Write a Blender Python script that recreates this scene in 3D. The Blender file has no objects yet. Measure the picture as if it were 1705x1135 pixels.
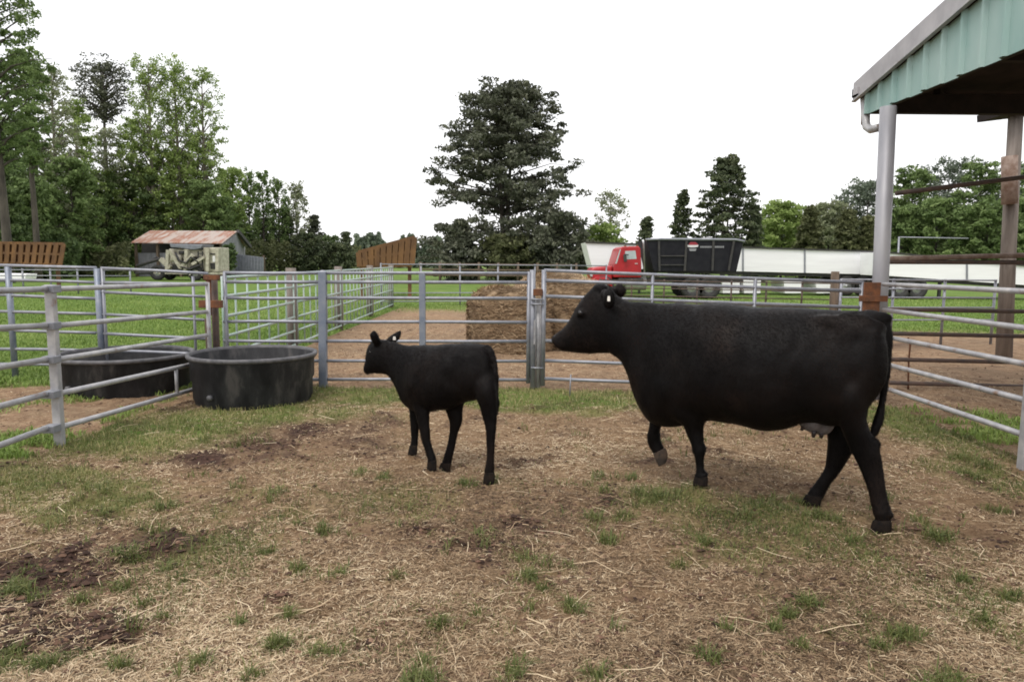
import bpy, math, random
import numpy as np
from mathutils import Vector, Matrix
scene = bpy.context.scene
COL = scene.collection
rng = np.random.default_rng(7)
random.seed(7)
PI = math.pi
# ------------------------------------------------------------------ camera
F = 1180.0; CX = 852.5; CY = 567.5
EYE = Vector((0, 0, 1.6))
PITCH = math.atan(132.5 / F); ROLL = math.radians(0.5)
fwd = Vector((0, math.cos(PITCH), -math.sin(PITCH)))
r0 = Vector((1, 0, 0)); u0 = Vector((0, math.sin(PITCH), math.cos(PITCH)))
right = r0 * math.cos(ROLL) + u0 * math.sin(ROLL)
up = u0 * math.cos(ROLL) - r0 * math.sin(ROLL)
cam_d = bpy.data.cameras.new('camera'); cam = bpy.data.objects.new('camera', cam_d); COL.objects.link(cam)
m = Matrix.Identity(4)
for i in range(3):
    m[i][0] = right[i]; m[i][1] = up[i]; m[i][2] = -fwd[i]; m[i][3] = EYE[i]
cam.matrix_world = m
cam_d.sensor_width = 36; cam_d.lens = 36 * F / 1705; cam_d.clip_start = 0.05; cam_d.clip_end = 3000
scene.camera = cam

def ray(px, py):
    return fwd * F + right * (px - CX) + up * (CY - py)
def G(px, py, z=0.0):
    d = ray(px, py); t = (z - EYE.z) / d.z
    return EYE + d * t
def V(px, py, Y):
    d = ray(px, py); return EYE + d * (Y / d.y)
class Plane:
    """a vertical plane seen from above as a line"""
    def __init__(s, n, c): s.n = Vector((n[0], n[1], 0)).normalized(); s.c = c
    @staticmethod
    def through(a, b):
        n = Vector((-(b[1] - a[1]), b[0] - a[0], 0)).normalized()
        if n.y < 0: n = -n
        return Plane(n, n.x * a[0] + n.y * a[1])
    def U(s, px, py, off=0.0):
        d = ray(px, py); t = (s.c + off - s.n.dot(EYE)) / s.n.dot(d)
        return EYE + d * t
# ------------------------------------------------------------------ numpy noise
def _hash(ix, iy, seed):
    h = (ix.astype(np.int64) * 374761393 + iy.astype(np.int64) * 668265263 + seed * 2147483647) & 0xffffffff
    h = ((h ^ (h >> 13)) * 1274126177) & 0xffffffff
    h = h ^ (h >> 16)
    return (h & 0xffffff) / float(0xffffff)
def vnoise(x, y, seed=0):
    ix = np.floor(x); iy = np.floor(y); fx = x - ix; fy = y - iy
    fx = fx * fx * (3 - 2 * fx); fy = fy * fy * (3 - 2 * fy)
    a = _hash(ix, iy, seed); b = _hash(ix + 1, iy, seed); c = _hash(ix, iy + 1, seed); d = _hash(ix + 1, iy + 1, seed)
    return (a * (1 - fx) + b * fx) * (1 - fy) + (c * (1 - fx) + d * fx) * fy
def fbm(x, y, scale, octv=4, seed=0):
    s = 0; a = 1; t = 0; f = 1 / scale
    for o in range(octv):
        s = s + a * vnoise(x * f + 13.7 * o, y * f - 7.3 * o, seed + o); t += a; a *= .55; f *= 2.03
    return s / t
def sst(x, a, b):
    t = np.clip((x - a) / (b - a), 0, 1); return t * t * (3 - 2 * t)
# ------------------------------------------------------------------ materials
def nodes(name):
    mt = bpy.data.materials.new(name); mt.use_nodes = True
    nt = mt.node_tree; b = nt.nodes['Principled BSDF']; return mt, nt, b
def ramp(nt, fac, stops):
    r = nt.nodes.new('ShaderNodeValToRGB'); el = r.color_ramp.elements
    while len(el) < len(stops): el.new(0.5)
    for e, (p, c) in zip(el, stops): e.position = p; e.color = (c[0], c[1], c[2], 1)
    nt.links.new(fac, r.inputs[0]); return r.outputs[0]
def noise(nt, scale, detail=4, rough=.55, stretch=None, vec='Object'):
    tc = nt.nodes.new('ShaderNodeTexCoord'); n = nt.nodes.new('ShaderNodeTexNoise')
    n.inputs['Scale'].default_value = scale; n.inputs['Detail'].default_value = detail; n.inputs['Roughness'].default_value = rough
    if stretch:
        mp = nt.nodes.new('ShaderNodeMapping'); mp.inputs['Scale'].default_value = stretch
        nt.links.new(tc.outputs[vec], mp.inputs[0]); nt.links.new(mp.outputs[0], n.inputs['Vector'])
    else: nt.links.new(tc.outputs[vec], n.inputs['Vector'])
    return n.outputs['Fac']
def mixc(nt, fac, a, b):
    mx = nt.nodes.new('ShaderNodeMix'); mx.data_type = 'RGBA'
    for s, v in ((0, fac), (6, a), (7, b)):
        if isinstance(v, (tuple, list)): mx.inputs[s].default_value = (v[0], v[1], v[2], 1)
        elif isinstance(v, (int, float)): mx.inputs[s].default_value = v
        else: nt.links.new(v, mx.inputs[s])
    return mx.outputs[2]
def bump(nt, b, h, strength=.3, dist=.01):
    bp = nt.nodes.new('ShaderNodeBump'); bp.inputs['Strength'].default_value = strength; bp.inputs['Distance'].default_value = dist
    nt.links.new(h, bp.inputs['Height']); nt.links.new(bp.outputs[0], b.inputs['Normal'])
def mat(name, c1, c2=None, rough=.6, metal=0., scale=6., stretch=None, bmp=.2, bdist=.01, lo=.35, hi=.65, detail=5, third=None):
    mt, nt, b = nodes(name)
    b.inputs['Roughness'].default_value = rough; b.inputs['Metallic'].default_value = metal
    if c2 is None: c2 = tuple(x * .8 for x in c1)
    f = noise(nt, scale, detail, .6, stretch)
    st = [(lo, c1), (hi, c2)]
    if third: st = [(lo, c1), (hi, c2), (min(1, hi + .12), third)]
    nt.links.new(ramp(nt, f, st), b.inputs['Base Color'])
    if bmp: bump(nt, b, noise(nt, scale * 4, 4, .6, stretch), bmp, bdist)
    return mt
def tint_mat(name, stops, rough=.7, transl=.0, spec=.3):
    mt, nt, b = nodes(name)
    a = nt.nodes.new('ShaderNodeAttribute'); a.attribute_name = 'tint'
    c = ramp(nt, a.outputs['Fac'], stops)
    nt.links.new(c, b.inputs['Base Color']); b.inputs['Roughness'].default_value = rough
    b.inputs['Specular IOR Level'].default_value = spec
    if transl:
        tr = nt.nodes.new('ShaderNodeBsdfTranslucent'); nt.links.new(c, tr.inputs[0])
        mx = nt.nodes.new('ShaderNodeMixShader'); mx.inputs[0].default_value = transl
        out = nt.nodes['Material Output']
        nt.links.new(b.outputs[0], mx.inputs[1]); nt.links.new(tr.outputs[0], mx.inputs[2]); nt.links.new(mx.outputs[0], out.inputs[0])
    return mt
# ------------------------------------------------------------------ objects
ORG = {}
def thing(name, label, cat, loc=(0, 0, 0), group=None):
    o = bpy.data.objects.new(name, None); COL.objects.link(o); o.location = loc
    o.empty_display_size = .2
    o['label'] = label; o['category'] = cat
    if group: o['group'] = group
    ORG[o.name] = Vector(loc); return o
def tag(o, label, cat, group=None):
    o['label'] = label; o['category'] = cat
    if group: o['group'] = group
    return o
class MB:
    def __init__(s): s.v = []; s.f = []
    def quad(s, a, b, c, d):
        n = len(s.v); s.v += [Vector(a), Vector(b), Vector(c), Vector(d)]; s.f.append((n, n + 1, n + 2, n + 3)); return s
    def hexa(s, p):
        """8 corners: bottom 4 ccw, top 4 ccw"""
        n = len(s.v); s.v += [Vector(q) for q in p]
        s.f += [(n+3, n+2, n+1, n), (n+4, n+5, n+6, n+7), (n, n+1, n+5, n+4), (n+1, n+2, n+6, n+5), (n+2, n+3, n+7, n+6), (n+3, n, n+4, n+7)]; return s
    def box(s, a, b):
        x0, y0, z0 = a; x1, y1, z1 = b
        return s.hexa([(x0,y0,z0),(x1,y0,z0),(x1,y1,z0),(x0,y1,z0),(x0,y0,z1),(x1,y0,z1),(x1,y1,z1),(x0,y1,z1)])
    def beam(s, a, b, w, h=None, upv=(0, 0, 1)):
        a = Vector(a); b = Vector(b); h = h or w; d = (b - a).normalized(); u = Vector(upv)
        if abs(d.dot(u)) > .95: u = Vector((0, 1, 0))
        sd = d.cross(u).normalized() * w / 2; u2 = sd.cross(d).normalized() * h / 2
        return s.hexa([a - sd - u2, a + sd - u2, a + sd + u2, a - sd + u2, b - sd - u2, b + sd - u2, b + sd + u2, b - sd + u2])
    def tube(s, pts, rad, n=10, caps=True):
        pts = [Vector(p) for p in pts]; k = len(pts)
        rad = [rad] * k if isinstance(rad, (int, float)) else rad
        base = len(s.v); ref = None
        for i, p in enumerate(pts):
            d = (pts[min(i + 1, k - 1)] - pts[max(i - 1, 0)]).normalized()
            if ref is None:
                ref = Vector((0, 0, 1)) if abs(d.z) < .9 else Vector((1, 0, 0))
            x = d.cross(ref).normalized(); y = x.cross(d).normalized(); ref = y
            for j in range(n):
                t = 2 * PI * j / n; s.v.append(p + (x * math.cos(t) + y * math.sin(t)) * rad[i])
        for i in range(k - 1):
            for j in range(n):
                a = base + i * n + j; b = base + i * n + (j + 1) % n
                s.f.append((a, b, b + n, a + n))
        if caps:
            s.f.append(tuple(base + j for j in range(n))[::-1]); s.f.append(tuple(base + (k - 1) * n + j for j in range(n)))
        return s
    def lathe(s, c, prof, n=48, sx=1, sy=1):
        base = len(s.v); c = Vector(c); k = len(prof)
        for (r, z) in prof:
            for j in range(n):
                t = 2 * PI * j / n; s.v.append(c + Vector((r * sx * math.cos(t), r * sy * math.sin(t), z)))
        for i in range(k - 1):
            for j in range(n):
                a = base + i * n + j; b = base + i * n + (j + 1) % n
                s.f.append((a, b, b + n, a + n))
        return s
    def wheel(s, c, r, w, n=24, inner=0.):
        """cylinder with axis Y"""
        c = Vector(c); prof = [(inner or .001, -w/2), (r * .93, -w/2), (r, -w * .3), (r, w * .3), (r * .93, w/2), (inner or .001, w/2)]
        base = len(s.v); k = len(prof)
        for (q, h) in prof:
            for j in range(n):
                t = 2 * PI * j / n; s.v.append(c + Vector((q * math.cos(t), h, q * math.sin(t))))
        for i in range(k - 1):
            for j in range(n):
                a = base + i * n + j; b = base + i * n + (j + 1) % n
                s.f.append((a, b, b + n, a + n))
        if inner:
            for j in range(n):
                a = base + (k - 1) * n + j; b = base + (k - 1) * n + (j + 1) % n
                s.f.append((a, b, base + (j + 1) % n, base + j))
        return s
    def ball(s, c, r, n=12, sc=(1, 1, 1)):
        c = Vector(c); prof = []
        base = len(s.v)
        for i in range(n + 1):
            a = -PI / 2 + PI * i / n
            for j in range(n * 2):
                t = PI * j / n
                s.v.append(c + Vector((r * sc[0] * max(math.cos(a), .01) * math.cos(t), r * sc[1] * max(math.cos(a), .01) * math.sin(t), r * sc[2] * math.sin(a))))
        for i in range(n):
            for j in range(n * 2):
                a = base + i * n * 2 + j; b = base + i * n * 2 + (j + 1) % (n * 2)
                s.f.append((a, b, b + n * 2, a + n * 2))
        return s
    def build(s, name, mt, parent=None, smooth=False, bevel=0):
        org = Vector((0, 0, 0))
        if parent: org = ORG[parent.name]
        me = bpy.data.meshes.new(name)
        me.from_pydata([tuple(v - org) for v in s.v], [], s.f); me.materials.append(mt)
        me.polygons.foreach_set('use_smooth', [smooth] * len(me.polygons)); me.update()
        o = bpy.data.objects.new(name, me); COL.objects.link(o)
        if parent: o.parent = parent
        ORG[o.name] = org
        if bevel:
            bv = o.modifiers.new('bevel', 'BEVEL'); bv.width = bevel; bv.segments = 2; bv.limit_method = 'ANGLE'
        if smooth == 'auto': pass
        return o
    def solo(s, name, mt, label, cat, group=None, smooth=False, bevel=0):
        """a thing that is a single mesh, with its origin at its base"""
        xs = [v.x for v in s.v]; ys = [v.y for v in s.v]; zs = [v.z for v in s.v]
        o0 = Vector(((min(xs) + max(xs)) / 2, (min(ys) + max(ys)) / 2, min(zs)))
        s.v = [v - o0 for v in s.v]; o = s.build(name, mt, None, smooth, bevel); o.location = o0; ORG[o.name] = o0
        return tag(o, label, cat, group)
def np_mesh(name, verts, faces, mt, tint=None, parent=None, smooth=False, attrs=None):
    """verts (N,3), faces (M,4) arrays; tint per vertex"""
    me = bpy.data.meshes.new(name); nv = len(verts); nf = len(faces); k = faces.shape[1]
    v = verts.copy()
    if parent: v -= np.array(ORG[parent.name])
    me.vertices.add(nv); me.vertices.foreach_set('co', v.astype(np.float32).ravel())
    me.loops.add(nf * k); me.loops.foreach_set('vertex_index', faces.astype(np.int32).ravel())
    me.polygons.add(nf); me.polygons.foreach_set('loop_start', (np.arange(nf) * k).astype(np.int32))
    me.polygons.foreach_set('loop_total', np.full(nf, k, dtype=np.int32))
    me.polygons.foreach_set('use_smooth', np.full(nf, smooth))
    me.update(calc_edges=True)
    al = dict(attrs or {})
    if tint is not None: al['tint'] = tint
    for an, arr in al.items():
        at = me.attributes.new(an, 'FLOAT', 'POINT'); at.data.foreach_set('value', arr.astype(np.float32))
    me.materials.append(mt)
    o = bpy.data.objects.new(name, me); COL.objects.link(o)
    if parent: o.parent = parent; ORG[o.name] = ORG[parent.name]
    else: ORG[o.name] = Vector((0, 0, 0))
    return o
# ------------------------------------------------------------------ materials used
M = {}
M['galv'] = mat('galvanised_pipe', (.30, .305, .33), (.19, .20, .235), .42, .35, 9, None, .3, .003, .3, .7, third=(.24, .19, .16))
M['galv_light'] = mat('pale_galvanised_pipe', (.47, .46, .45), (.31, .31, .325), .45, .25, 7, None, .3, .003, .3, .60, third=(.24, .15, .10))
M['blue_steel'] = mat('blue_grey_steel', (.16, .19, .25), (.24, .26, .30), .45, .3, 8, None, .15, .002)
M['green_pipe'] = mat('green_galvanised_pipe', (.30, .42, .36), (.42, .46, .44), .5, .2, 5, None, .1, .002)
M['rust'] = mat('rusty_steel', (.20, .075, .03), (.10, .045, .025), .85, .1, 14, None, .5, .004, third=(.30, .14, .06))
M['rust_pale'] = mat('pale_rusty_pipe', (.31, .24, .20), (.17, .105, .075), .8, .1, 9, (1, 1, 1), .4, .004)
M['dark_pipe'] = mat('dark_pipe', (.07, .055, .05), (.13, .08, .06), .7, .2, 10, None, .3, .003)
M['post_steel'] = mat('weathered_post_steel', (.36, .355, .37), (.24, .24, .265), .5, .3, 2.5, (1, 1, .3), .2, .003)
M['wood'] = mat('weathered_wood', (.16, .115, .08), (.075, .055, .04), .9, 0, 12, (1, 1, .12), .6, .01)
M['wood_brown'] = mat('brown_wood_post', (.24, .205, .18), (.12, .10, .085), .9, 0, 10, (1, 1, .12), .6, .01)
M['rubber'] = mat('black_rubber_tank', (.012, .012, .014), (.028, .028, .030), .6, 0, 5, (1, 1, .35), .25, .006, .42, .56, third=(.075, .07, .068))
M['rubber_rim'] = mat('scuffed_rubber_rim', (.13, .125, .13), (.06, .06, .065), .6, 0, 12, None, .2, .003)
M['tyre'] = mat('tyre_rubber', (.02, .02, .02), (.035, .033, .03), .8, 0, 8)
M['red'] = mat('red_truck_paint', (.42, .014, .02), (.33, .012, .018), .35, 0, 3, None, .0)
M['white'] = mat('white_trailer_paint', (.90, .89, .91), (.82, .81, .83), .45, 0, 1.2, (.3, 1, 3), .02, .002)
M['black'] = mat('black_box_paint', (.010, .010, .014), (.018, .018, .022), .6, 0, 3, None, .1)
M['frame'] = mat('dark_chassis', (.03, .03, .033), (.06, .055, .05), .7, .2, 6)
M['rim'] = mat('polished_wheel_rim', (.55, .55, .56), (.4, .4, .4), .35, .6, 6, None, 0)
M['glass'] = mat('cab_glass', (.35, .40, .42), (.45, .5, .5), .1, 0, 2, None, 0)
M['cream'] = mat('cream_machine_paint', (.55, .52, .42), (.32, .29, .22), .6, 0, 5, None, .2)
M['greypaint'] = mat('grey_painted_metal', (.25, .26, .30), (.18, .19, .22), .5, .2, 4)
M['teal'] = mat('teal_sheet_steel', (.25, .39, .365), (.33, .45, .425), .55, .1, 2.2, (1, 1, .35), .05, .003, third=(.42, .49, .48))
M['trim'] = mat('pale_roof_trim', (.41, .395, .41), (.30, .29, .305), .5, .2, 3, None, .1)
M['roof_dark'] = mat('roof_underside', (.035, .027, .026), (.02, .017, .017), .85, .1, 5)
M['hoof'] = mat('horn_hoof', (.006, .005, .005), (.020, .014, .010), .85, 0, 20); M['hoof'].node_tree.nodes['Principled BSDF'].inputs['Specular IOR Level'].default_value = .12
M['hoof_sole'] = mat('muddy_hoof_sole', (.085, .055, .035), (.03, .022, .016), .85, 0, 16)
M['udder'] = mat('udder_skin', (.20, .185, .19), (.06, .05, .055), .5, 0, 8)
M['teat'] = mat('dark_teat_skin', (.02, .015, .016), (.05, .035, .035), .5, 0, 10)
M['tagwhite'] = mat('white_ear_tag', (.8, .78, .72), (.7, .66, .6), .5, 0, 10, None, 0)
M['eye'] = mat('dark_wet_eye', (.008, .006, .006), (.012, .01, .01), .08, 0, 10, None, 0)
M['bark'] = mat('tree_bark', (.10, .085, .07), (.045, .038, .032), .95, 0, 3, (1, 1, .3), .5, .03)
M['bark_pale'] = mat('pale_tree_bark', (.24, .21, .18), (.12, .10, .085), .95, 0, 3, (1, 1, .3), .5, .03)
M['emblem_red'] = mat('red_emblem_paint', (.35, .03, .05), None, .5, 0, 3, None, 0)
M['emblem_white'] = mat('white_emblem_paint', (.75, .72, .74), None, .5, 0, 3, None, 0)
M['emblem_grey'] = mat('grey_lettering_paint', (.28, .28, .30), None, .5, 0, 3, None, 0)
M['orange'] = mat('orange_rusted_steel', (.20, .10, .035), (.10, .05, .022), .8, .1, 2.2, (1, 1, .5), .3, third=(.10, .05, .025))
M['tin_roof'] = mat('rusty_tin_roof', (.42, .35, .31), (.29, .125, .075), .75, .1, 1.1, (1.6, .35, .35), .1, .01, .42, .56, third=(.46, .40, .36))
M['boards'] = mat('weathered_shed_boards', (.26, .26, .28), (.15, .15, .17), .9, 0, 2, (6, 1, .4), .4)
M['hay_string'] = mat('bale_string', (.3, .25, .2), None, .8)

for k_, v_ in (('black', .15), ('rubber', .25), ('roof_dark', .2)): M[k_].node_tree.nodes['Principled BSDF'].inputs['Specular IOR Level'].default_value = v_
def hide():
    mt, nt, b = nodes('black_cattle_hide')
    n1 = noise(nt, 2.6, 3, .5); n2 = noise(nt, 70, 3, .6, (1, 1, .25))
    c = ramp(nt, n1, [(.38, (.0036, .0032, .0034)), (.55, (.0055, .0044, .0042)), (.70, (.013, .0085, .0068))])
    nt.links.new(c, b.inputs['Base Color'])
    b.inputs['Roughness'].default_value = .52; b.inputs['Specular IOR Level'].default_value = .11
    b.inputs['Sheen Weight'].default_value = .012; b.inputs['Sheen Roughness'].default_value = .45
    b.inputs['Sheen Tint'].default_value = (.5, .4, .38, 1)
    mu = nt.nodes.new('ShaderNodeMath'); mu.operation = 'MULTIPLY'; mu.inputs[1].default_value = 5.
    nt.links.new(noise(nt, 5.5, 2, .5, (1, 1, .6)), mu.inputs[0])
    ad = nt.nodes.new('ShaderNodeMath'); ad.operation = 'ADD'; nt.links.new(mu.outputs[0], ad.inputs[0]); nt.links.new(n2, ad.inputs[1])
    bump(nt, b, ad.outputs[0], .3, .008)
    return mt
M['hide'] = hide()
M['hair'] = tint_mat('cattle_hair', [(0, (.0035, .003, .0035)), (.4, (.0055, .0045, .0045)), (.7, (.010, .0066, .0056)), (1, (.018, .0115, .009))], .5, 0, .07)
M['nose'] = mat('wet_nose', (.03, .03, .035), (.06, .06, .07), .2, 0, 10, None, 0)
def ground_mat():
    mt, nt, b = nodes('pen_ground_and_field')
    L = nt.links.new
    def at(n):
        a = nt.nodes.new('ShaderNodeAttribute'); a.attribute_name = n; return a.outputs['Fac']
    fine = noise(nt, 38, 6, .7); mid = noise(nt, 6, 5, .6); big = noise(nt, .9, 4, .6); f3 = noise(nt, 120, 4, .7, (1, 2.2, 1))
    straw = ramp(nt, fine, [(.30, (.04, .025, .015)), (.43, (.16, .10, .056)), (.57, (.32, .22, .13)), (.76, (.50, .38, .24))])
    soil = ramp(nt, mid, [(.3, (.12, .068, .038)), (.5, (.25, .155, .088)), (.7, (.40, .285, .17))])
    c = mixc(nt, .45, straw, soil)
    red0 = ramp(nt, fine, [(.3, (.10, .055, .032)), (.48, (.28, .17, .10)), (.7, (.48, .34, .21))])
    red = mixc(nt, .45, red0, ramp(nt, mid, [(.38, (.11, .07, .045)), (.5, (.30, .20, .125)), (.64, (.46, .36, .23))]))
    red = mixc(nt, ramp(nt, big, [(.45, (0, 0, 0)), (.62, (.55, .55, .55))]), red, (.20, .14, .09))
    c = mixc(nt, at('red'), c, red)
    gr = ramp(nt, fine, [(.3, (.035, .065, .015)), (.55, (.085, .135, .03)), (.75, (.17, .22, .07))])
    gr2 = ramp(nt, big, [(.35, (.10, .18, .03)), (.5, (.16, .25, .045)), (.7, (.26, .30, .09))])
    gm = mixc(nt, .5, gr, gr2)
    c = mixc(nt, at('green'), c, gm)
    mud = ramp(nt, fine, [(.3, (.03, .018, .014)), (.6, (.09, .052, .04)), (.8, (.16, .10, .075))])
    c = mixc(nt, at('mud'), c, mud)
    L(c, b.inputs['Base Color']); b.inputs['Roughness'].default_value = .95; b.inputs['Specular IOR Level'].default_value = .15
    ad = nt.nodes.new('ShaderNodeMath'); ad.operation = 'ADD'; L(fine, ad.inputs[0]); L(f3, ad.inputs[1])
    bump(nt, b, ad.outputs[0], .7, .02)
    return mt
M['ground'] = ground_mat()
M['straw'] = tint_mat('straw_litter', [(0, (.055, .034, .02)), (.36, (.27, .18, .105)), (.72, (.48, .355, .22)), (1, (.74, .61, .42))], .75, .1)
M['grass'] = tint_mat('grass_blades', [(0, (.05, .07, .02)), (.45, (.12, .145, .042)), (.8, (.23, .23, .08)), (1, (.44, .37, .18))], .6, .25)
M['field'] = tint_mat('field_grass_blades', [(0, (.09, .15, .03)), (.5, (.19, .28, .06)), (1, (.33, .40, .12))], .6, .25)
M['clod'] = tint_mat('dirt_clod', [(0, (.035, .02, .015)), (.5, (.12, .068, .045)), (1, (.25, .15, .10))], .95)
def leafmat(name, a, b_, c, tr=.25): return tint_mat(name, [(0, a), (.5, b_), (1, c)], .65, tr, .2)
LM = {
 'pine': leafmat('pine_needles', (.058, .066, .045), (.105, .114, .078), (.17, .175, .12), .15),
 'cedar': leafmat('cedar_foliage', (.045, .060, .034), (.085, .105, .055), (.15, .165, .085), .15),
 'light': leafmat('spring_leaves', (.14, .195, .055), (.25, .335, .10), (.39, .47, .18), .35),
 'mid': leafmat('mid_green_leaves', (.085, .13, .045), (.155, .22, .078), (.26, .34, .13), .3),
 'dark': leafmat('dark_green_leaves', (.055, .088, .034), (.105, .15, .056), (.18, .24, .095), .2),
 'olive': leafmat('olive_leaves', (.06, .07, .032), (.11, .12, .055), (.18, .19, .09), .25),
 'grey': leafmat('grey_green_leaves', (.085, .11, .08), (.14, .17, .12), (.20, .24, .17), .2),
 'bud': leafmat('pale_buds', (.17, .18, .11), (.25, .28, .16), (.36, .39, .24), .3),
}
# ------------------------------------------------------------------ masks of the ground
def gauss(x, y, cx, cy, rx, ry):
    return np.exp(-(((x - cx) / rx) ** 2 + ((y - cy) / ry) ** 2))
def gp(x, y, px, py, rpx, rpy, k=1.):
    c = G(px, py); d = c.y
    rx = rpx * d / F; ry = abs(G(px, py - rpy).y - G(px, py + rpy).y) / 2
    return k * gauss(x, y, c.x, c.y, rx, ry)
TUFTS = [(445,918,18),(495,945,15),(565,955,16),(660,958,16),(878,965,26),(868,930,20),(1360,866,30),(1385,870,20),(1505,1066,34),(1465,1082,24),
 (1345,1010,26),(1312,1030,22),(1290,1052,20),(1640,775,30),(1605,765,26),(1618,790,22),(1562,898,26),(60,1000,20),(135,1002,18),(272,1030,18),(240,1008,18),
 (398,1045,14),(730,1045,16),(462,1080,26),(600,790,14),(180,820,14),(778,808,22),(1130,940,18),(1212,1052,16),(1662,850,24),(1685,1000,24),(1072,830,30),(1112,832,30),
 (1145,815,20),(640,800,14),(905,985,16),(1240,860,18),(1010,905,16),(1420,905,22),(1175,905,18),(950,1010,14),(330,1110,22),(80,1115,28),(200,1122,24),(20,1090,22),
 (1600,970,20),(1640,1040,22),(1330,1085,16),(820,800,12),(500,870,16),(540,885,16),(480,1030,14),(1480,690,20),(1520,705,26),(1560,720,28),(1540,690,24),(1180,560,1),(990,870,22),(1040,865,22)]
MUDS = [(270,905,75,15,1.5),(95,955,130,32,1.7),(160,1060,90,36,1.5),(20,1060,90,30,1.),(700,880,90,10,.6),(600,760,80,8,.5),(1250,960,60,10,.5),(1100,1090,90,16,.45),(450,1000,50,10,.5),(622,1070,26,7,1.),(1012,832,22,12,1.),(530,712,85,13,.75),(420,735,100,20,.55),(600,735,60,12,.5),(330,770,80,12,.6),(250,880,40,12,.6),(860,882,50,16,.5),(1055,1000,30,10,.5),(810,940,22,9,.6),(30,1010,60,20,.9),(1330,1000,30,8,.5),(1650,900,60,20,.35),(940,720,30,8,.5),(1120,700,60,6,.5),(1500,575,50,5,.8),(400,880,30,10,.5),(345,760,50,10,.4),(1600,690,60,6,.6)]
def masks(x, y):
    n = fbm(x, y, .55, 4, 3); n2 = fbm(x, y, .18, 3, 9); n3 = fbm(x, y, 1.7, 3, 21)
    inpen = sst(x, -3.9, -3.75) * (1 - sst(x, 4.15, 4.35)) * (1 - sst(y, 8.75, 8.95))
    g = np.zeros_like(x)
    for a in ((200,730,230,28,.9),(60,790,120,22,.75),(420,690,130,16,.85),(640,655,240,18,.75),(980,665,220,20,.8),(1600,720,130,45,.95),(1660,800,80,40,.6),
              (1110,830,100,30,.40),(560,850,300,50,.36),(1350,910,350,60,.30),(300,930,280,50,.30),(150,830,150,30,.4),(1550,1040,260,60,.35),(900,960,120,28,.3),(100,1110,170,30,.55),(1300,850,120,30,.4),(360,700,90,14,.8),(1560,690,60,14,.9)):
        g = g + gp(x, y, *a[:4], a[4])
    g = g * (.35 + 1.3 * n2)
    g = np.clip(g, 0, 1.3)
    g = np.clip((g - .20) * 1.8 + (n - .45) * 1.3, 0, 1)
    for (a, b_, r) in TUFTS:
        g = np.maximum(g, gp(x, y, a, b_, r, max(6, r * .35), 1.) * (.2 + n2))
    out_left = 1 - sst(x, -3.95, -3.75)
    bad = gp(x, y, 20, 690, 170, 40, 1.)
    gl = np.clip(sst(y + (n - .5) * 1.5, 8.4, 9.4) , 0, 1) * 1.
    gl = np.maximum(gl, .55 * (n > .55))
    gl = np.where(y > 9.6, 1, gl * (1 - .8 * bad))
    lane = sst(x, -4.2, -3.9) * sst(y, 8.8, 9.0)
    glane = sst(y + (n3 - .5) * 5, 21, 25)
    glane = np.maximum(glane, sst(x + (n3 - .5) * 2, 2.3, 3.4) * sst(y, 17, 20))
    outr = sst(x, 4.15, 4.4)
    gr = sst(y + (n3 - .5) * 3, 15.5, 18.5)
    gr = np.maximum(gr, (1 - sst(y, 7.2, 8.0)) * .5 * (n > .5))
    green = inpen * g + (1 - inpen) * 0
    green = np.where(inpen > .5, g, np.where(x < -3.83, gl, np.where(x > 4.25, gr, glane)))
    red = np.where(inpen > .5, np.clip(gp(x, y, 480, 720, 170, 40, .9) + (n3 - .52) * 1.2, 0, 1) * .6, .85)
    mud = np.zeros_like(x)
    for a in MUDS: mud = mud + gp(x, y, *a)
    mud = np.clip(mud * (.1 + 1.9 * n2), 0, 1)
    mud = np.clip(mud + np.clip((fbm(x, y, .35, 4, 55) - .62) * 4, 0, .7) * np.where(inpen > .5, 1, .6), 0, 1) * np.where(green > .9, .3, 1)
    mud = mud * (1 - sst(y, 16, 21))
    green = np.where(inpen > .5, green * (.62 + .38 * np.maximum(sst(y, 6., 7.5), 1 - sst(x, -3., -2.2))), green)
    return green, red, mud
FOOT = []      # (x, y, z, r): where a hoof presses, the ground meets it
def hground(x, y, mud=None):
    """height of the ground"""
    if mud is None: mud = masks(x, y)[2]
    near = 1 - sst(y, 14, 30)
    h = (fbm(x, y, 1.3, 3, 5) - .5) * .06 + (fbm(x, y, .28, 4, 17) - .5) * .05 + (fbm(x, y, .075, 3, 27) - .5) * .034
    h = h + mud * ((fbm(x, y, .14, 4, 31) - .45) * .15)
    h = h * near
    for (fx, fy, fz, r) in FOOT:
        w = np.exp(-(((x - fx) ** 2 + (y - fy) ** 2) / (r * r)) ** 1.5); h = h * (1 - w) + fz * w
    return h
def hz(x, y):
    return float(hground(np.array([float(x)]), np.array([float(y)]))[0])
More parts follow.
